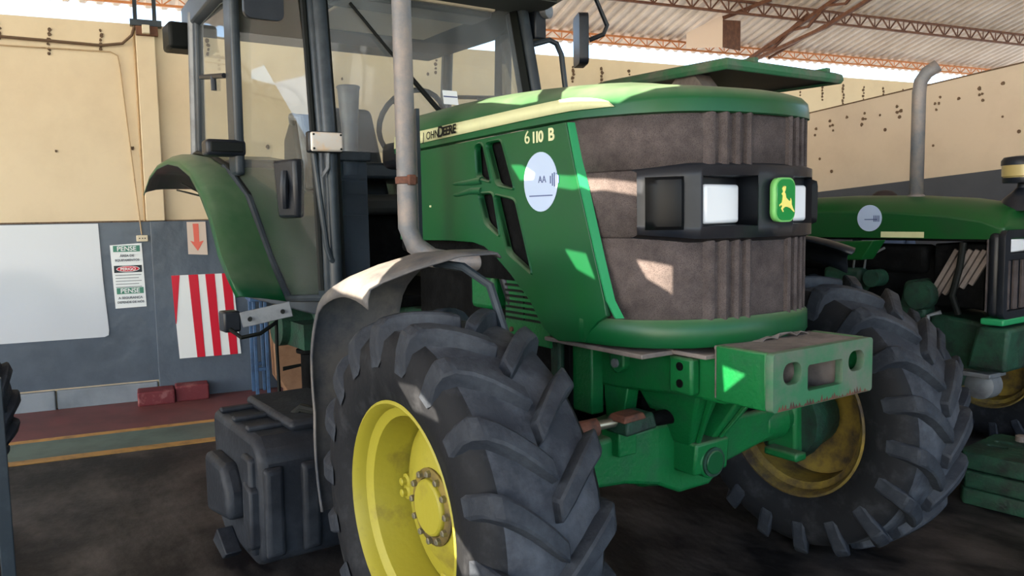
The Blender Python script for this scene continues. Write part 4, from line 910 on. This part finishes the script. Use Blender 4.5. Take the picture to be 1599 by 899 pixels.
# ================================================================ second tractor, without a cab, beyond the first
T2 = thing('tractor', 'older open green tractor with canopy and tall silver exhaust by the right wall', 'tractor', (-.30, 2.50, 0))
def t2():
    S = [(-1.15, 1.535), (-.5, 1.545), (-.1, 1.535), (.2, 1.512), (.36, 1.485), (.44, 1.455)]
    rows = []
    for x, zt in S:
        w = .315 if x < .3 else .300
        zc = zt-.075; rows.append([(x, -w, 1.298), (x, -w-.004, zc-.02), (x, -w+.03, zc+.015), (x, -.18, zt-.012), (x, 0, zt), (x, .18, zt-.012), (x, w-.03, zc+.015), (x, w+.004, zc-.02), (x, w, 1.298)])
    rows.append([(.47, p[1]*.97, min(p[2], 1.37) if p[2] > 1.3 else 1.298) for p in rows[-1]])
    b = B().grid(rows); n = 9; k = len(rows)
    b.f += [tuple(range(n-1, -1, -1)), tuple(range((k-1)*n, k*n))]
    h = b.build('hood', GREEN_OLD, T2, smooth=40, bevel=.008)
    st = plate('round_sticker', circ(-.24, 1.41, .075, 36), [], .0015, SIDE(0, 0, -.3205), STICK, h)
    B().box(-.27, -.19, -.3222, -.3214, 1.40, 1.405).build('sticker_line', NAVY, st, 0)
    for q in range(4): B().box(-.215+q*.010, -.210+q*.010, -.3222, -.3214, 1.39, 1.425).build('sticker_bar', NAVY, st, 0)
    B().box(-.17, .075, -.3195, -.3165, 1.302, 1.334).build('hood_stripe', CREAM, h, 0, label='short cream stripe')
    B().box(-1.15, .43, -.30, .30, 1.285, 1.30).build('hood_underside', DARK, h, 0)
    # front grille module
    M = frameM((.475, 0, 0), (0, 1, 0), (0, 0, 1))
    holes = [rrect(-.285, .285, .935, 1.195, .012), rrect(-.265, -.06, 1.225, 1.305, .01), rrect(.06, .265, 1.225, 1.305, .01)]
    g = plate('grille_frame', rrect(-.325, .325, .895, 1.345, .04, 5), holes, .03, M, PLASTIC, T2, bevel=.006)
    B().box(.40, .465, -.318, .318, .90, 1.335).build('grille_box', PLASTIC, g, bevel=.03, seg=3)
    me = B().box(.468, .478, -.022, .022, .94, 1.19).mesh('grille_bar', 0); me.materials.append(MESH)
    for q in range(7): link('grille_bar', me, g, loc=(0, -.255+q*.085, 0))
    for y in (-.1625, .1625): B().box(.466, .482, y-.095, y+.095, 1.232, 1.298).build('headlamp_lens', LENS, g, bevel=.01)
    B().box(.38, .495, -.325, .325, .862, .897).build('grille_lip', GREEN_EDGE, g, bevel=.01)
    B().box(.405, .41, -.33, -.318, .93, 1.30).build('side_grille', MESH, g, 0)
    # engine
    e = B().box(-1.2, .10, -.20, .22, .62, 1.20).build('engine_block', DARK, T2, bevel=.03)
    B().box(-.95, .05, -.24, -.1, 1.10, 1.26).build('valve_cover', DARK, e, bevel=.03)
    B().lathe([(0, .05), (.10, .05), (.11, .03)], 18, (-.20, -.36, 1.07)).build('alternator', GREEN_DK, e)
    B().lathe([(0, .075), (.06, .085), (.12, .06)], 18, (.06, -.34, .99)).build('water_pump', GREEN_DK, e)
    B().hexa([(-.08, -.30, .86), (.09, -.30, .86), (.09, -.18, .86), (-.08, -.18, .86)], [(-.04, -.30, 1.06), (.06, -.30, 1.08), (.06, -.18, 1.08), (-.04, -.18, 1.06)]).build('timing_cover', GREEN_DK, e, bevel=.02)
    B().box(-.55, -.30, -.30, -.16, .98, 1.12).build('injection_pump', GREEN_DK, e, bevel=.025)
    for q in range(4): B().tube([(-.50+.07*q, -.28, 1.12), (-.48+.07*q, -.30, 1.18), (-.55+.12*q, -.24, 1.24)], .007, 6).build('fuel_line', STEEL, e)
    for q in range(6): B().beam((.08+.045*q, -.27, .96+.02*q), (.23+.035*q, -.27, 1.24), .016, .022).build('radiator_fin', DUST, e, 0)
    B().box(.10, .36, -.25, .25, .93, 1.27).build('radiator', DARK, e, bevel=.01)
    B().tube([(.27, -.29, 1.28), (.26, -.30, 1.15), (.23, -.31, 1.0), (.25, -.28, .90)], .018, 10).build('radiator_hose', INK, e)
    B().tube([(.15, -.26, .90), (.10, -.30, .88), (.10, -.30, .74)], .012, 8).build('silver_pipe', STEEL, e)
    f = B().prism([(-1.4, .88), (.10, .88), (.46, .84), (.46, .62), (.2, .55), (-1.4, .5)], 'y', -.20, .20).build('chassis', GREEN_DK, T2, bevel=.02)
    B().hexa([(.30, -.30, .62), (.50, -.30, .62), (.50, .30, .62), (.30, .30, .62)], [(.36, -.31, .85), (.52, -.31, .85), (.52, .31, .85), (.36, .31, .85)]).build('front_weight_carrier', GREEN_DK, f, bevel=.02)
    ax = B().box(-.06, .08, -.62, .62, .42, .54).build('front_axle', GREEN_DK, T2, bevel=.02)
    B().lathe([(-.02, .03), (.0, .075), (.09, .08), (.11, .05)], 18, (.33, -.20, .52)).build('axle_cover', STEEL, ax)
    B().box(.20, .42, -.28, -.10, .575, .60).build('axle_guard', STEEL, ax, bevel=.006)
    for s in (-1, 1):
        make_tyre('front_tyre', T2, (0, s*.74, .497), sc=.835, ph=.3)
        make_rim(T2, (0, s*.74, .497), s, YEL_OLD, .835)
        make_tyre('rear_tyre', T2, (-1.85, s*.75, .714), sc=1.2, ph=.1)
        B().prism([(-2.5, 1.30), (-2.2, 1.52), (-1.6, 1.55), (-1.25, 1.36), (-1.25, 1.30), (-1.6, 1.48), (-2.2, 1.46), (-2.5, 1.24)], 'y', s*.42, s*.85).build('rear_fender', GREEN_OLD, T2, bevel=.01)
    B().prism([(-.47, 1.178), (-.10, 1.19), (-.03, 1.296), (-.33, 1.283), (-.42, 1.23)], 'y', -.62, -.50).build('step_guard', GREEN_OLD, T2, bevel=.006)
    B().box(-2.3, -1.1, -.42, .42, .60, 1.0).build('transmission', GREEN_DK, T2, bevel=.03)
    s_ = B().box(-2.05, -1.65, -.22, .22, 1.15, 1.25).build('seat', SEATM, T2, bevel=.03)
    B().box(-2.13, -2.03, -.22, .22, 1.22, 1.55).build('seat_back', SEATM, s_, bevel=.03)
    # exhaust and pre-cleaner
    x = B().tube([(-.12, -.05, 1.50), (-.12, -.05, 2.12), (-.115, -.045, 2.18), (-.09, -.03, 2.225), (-.045, 0, 2.26)], .037, 18, cap=False).build('exhaust_pipe', PIPE, T2, solid=.003)
    B().lathe([(1.50, .05), (1.53, .05), (1.54, .04)], 18, (-.12, -.05, 0), 'z').build('exhaust_collar', PIPE, x)
    p = B().lathe([(1.595, .085), (1.60, .100), (1.615, .100), (1.62, .108), (1.68, .108), (1.682, .100)], 28, (.43, .0, 0), 'z').build('pre_cleaner', PRECL, T2)
    B().lathe([(1.676, .112), (1.70, .112), (1.718, .100), (1.725, .05), (1.727, .01)], 28, (.43, 0, 0), 'z').build('pre_cleaner_lid', PLASTIC, p)
    B().lathe([(1.585, .10), (1.60, .104), (1.612, .104)], 28, (.43, 0, 0), 'z').build('pre_cleaner_base', PLASTIC, p)
    B().lathe([(1.44, .12), (1.50, .10), (1.56, .035), (1.60, .03)], 20, (.43, 0, 0), 'z').build('pre_cleaner_stem', PLASTIC, p)
    # canopy on its two posts
    x0, x1, y0, y1 = -2.10, -.92, -.74, .42
    def rr(i, z): return [(x0+i, y0+i, z), (x1-i, y0+i, z-.02), (x1-i, y1-i, z-.02), (x0+i, y1-i, z)]
    cb = B().grid([rr(.02, 2.355), rr(.012, 2.335), rr(0, 2.335), rr(-.012, 2.36), rr(-.006, 2.395), rr(.03, 2.412), rr(.10, 2.412), rr(.13, 2.432), rr(.5, 2.45)], cu=True); cb.f.append((32, 33, 34, 35))
    c = cb.build('canopy', GREEN_DUST, T2, bevel=.006)
    B().add(rr(.012, 2.356), [(0, 1, 2, 3)]).build('canopy_lining', INK, c, 0, solid=.004)
    for y in (-.45, .30): B().box(x1-.12, x1-.02, y-.02, y+.02, 2.385, 2.415).build('canopy_clip', GREEN_DUST, c, 0)
    for y in (-.42, .42): B().tube([(-2.0, y, .9), (-2.0, y, 2.30), (-1.9, y*.6, 2.36)], .035, 10).build('canopy_post', GREEN_OLD, T2)
    B().hexa([(-1.45, -.70, 2.27), (-1.15, -.70, 2.25), (-1.15, -.55, 2.25), (-1.45, -.55, 2.27)], [(-1.35, -.70, 2.36), (-1.25, -.70, 2.36), (-1.25, -.55, 2.36), (-1.35, -.55, 2.36)]).build('canopy_bracket', DUST, c, 0)
t2()
# ---- stack of loose front weights on the floor
def weight_poly(): return [(0, 0), (.62, 0), (.66, .04), (.66, .44), (.62, .48), (.36, .48), (.34, .41), (.24, .41), (.22, .48), (0, .48), (-.03, .44), (-.03, .04)]
for k, (lab, dx, dy) in enumerate((('bottom green cast ballast weight of the stack on the floor', 0, 0), ('middle green cast ballast weight of the stack', .012, -.01), ('top dusty green ballast weight with slots, uppermost of the stack', -.01, .008))):
    o = plate('ballast_weight', weight_poly(), [] if k < 2 else [rrect(.03, .20, .30, .33, .01), rrect(.03, .12, .20, .23, .01)], .082, Matrix.Translation((0, 0, .042)), GREEN_DK, None, bevel=.008)
    o.location = (.16+dx, 1.90+dy, .003+k*.088); o.rotation_euler = (0, 0, math.radians(4)); tag(o, lab, 'ballast weight')
    if k == 2: B().lathe([(.08, .03), (.11, .03), (.115, .02)], 12, (.12, .40, 0), 'z').build('weight_pin', DUST, o)
# ---- person behind the second tractor
def person():
    J = {'pel': (0, 0, .84, .13), 'bel': (0, 0, .98, .125), 'che': (0, 0, 1.17, .15), 'nb': (0, 0, 1.29, .07), 'nk': (0, 0, 1.345, .055), 'hd': (.01, 0, 1.43, .085), 'ht': (0, 0, 1.50, .08)}
    E = [('pel', 'bel'), ('bel', 'che'), ('che', 'nb'), ('nb', 'nk'), ('nk', 'hd'), ('hd', 'ht')]
    for s, q in ((1, 'l'), (-1, 'r')):
        J.update({q+'sh': (0, s*.17, 1.25, .06), q+'el': (-.02, s*.22, 1.0, .043), q+'wr': (.05, s*.23, .78, .028), q+'pm': (.06, s*.23, .71, .030),
                  q+'hip': (0, s*.09, .80, .085), q+'kn': (.02, s*.10, .44, .06), q+'an': (0, s*.11, .08, .042), q+'to': (.15, s*.12, .035, .035)})
        E += [('che', q+'sh'), (q+'sh', q+'el'), (q+'el', q+'wr'), (q+'wr', q+'pm'), ('pel', q+'hip'), (q+'hip', q+'kn'), (q+'kn', q+'an'), (q+'an', q+'to')]
        for i, (dx, L) in enumerate(((.028, .065), (.010, .075), (-.009, .07), (-.026, .055))):
            J[q+'f%da' % i] = (.06+dx, s*.228, .675, .009); J[q+'f%db' % i] = (.068+dx, s*.222, .675-L, .008)
            E += [(q+'pm', q+'f%da' % i), (q+'f%da' % i, q+'f%db' % i)]
        J[q+'ta'] = (.098, s*.22, .70, .010); J[q+'tb'] = (.112, s*.215, .66, .009); E += [(q+'pm', q+'ta'), (q+'ta', q+'tb')]
    names = list(J); me = bpy.data.meshes.new('person'); me.from_pydata([J[n][:3] for n in names], [(names.index(a), names.index(b)) for a, b in E], [])
    ob = bpy.data.objects.new('person', me); COL.objects.link(ob)
    ob.modifiers.new('skin', 'SKIN'); sv = me.skin_vertices[0].data
    for i, n in enumerate(names): sv[i].radius = (J[n][3],)*2; sv[i].use_root = (n == 'pel')
    ob.modifiers.new('sub', 'SUBSURF').levels = 2
    m2 = bpy.data.meshes.new_from_object(ob.evaluated_get(bpy.context.evaluated_depsgraph_get())); ob.modifiers.clear(); ob.data = m2
    m2.materials.clear()
    for m in (SKIN, SHIRT, SEATM): m2.materials.append(m)
    for p in m2.polygons:
        z, y = p.center.z, abs(p.center.y); p.use_smooth = True
        p.material_index = 0 if z > 1.30 or (y > .17 and z < .80 and z > .55) else (1 if z > .82 else 2)
    ob.location = (-1.50, 3.95, 0); ob.rotation_euler = (0, 0, math.radians(-60)); ob.scale = (1, 1, 1.012)
    tag(ob, 'person in a dark cap half hidden behind the older tractor hood', 'person')
    B().lathe([(1.485, .100), (1.52, .102), (1.555, .088), (1.58, .055), (1.588, .01)], 20, (0, 0, 0), 'z').build('cap', CAPM, ob)
    B().prism([(.06, -.075), (.13, -.06), (.155, 0), (.13, .06), (.06, .075)], 'z', 1.485, 1.495).build('cap_brim', CAPM, ob, bevel=.003)
    B().prism([(.092, 1.425), (.118, 1.405), (.09, 1.40), (.085, 1.46)], 'y', -.012, .012).build('nose', SKIN, ob, bevel=.004)
    for s in (-1, 1):
        B().lathe([(-.01, .003), (-.006, .009), (0, .011), (.006, .009), (.01, .003)], 10, (.085, s*.033, 1.445)).build('eye', INK, ob)
        B().lathe([(-.012, .006), (0, .026), (.012, .006)], 10, (0, s*.088, 1.43)).build('ear', SKIN, ob)
    B().box(.082, .092, -.024, .024, 1.375, 1.382).build('mouth', RUST, ob, bevel=.002)
person()
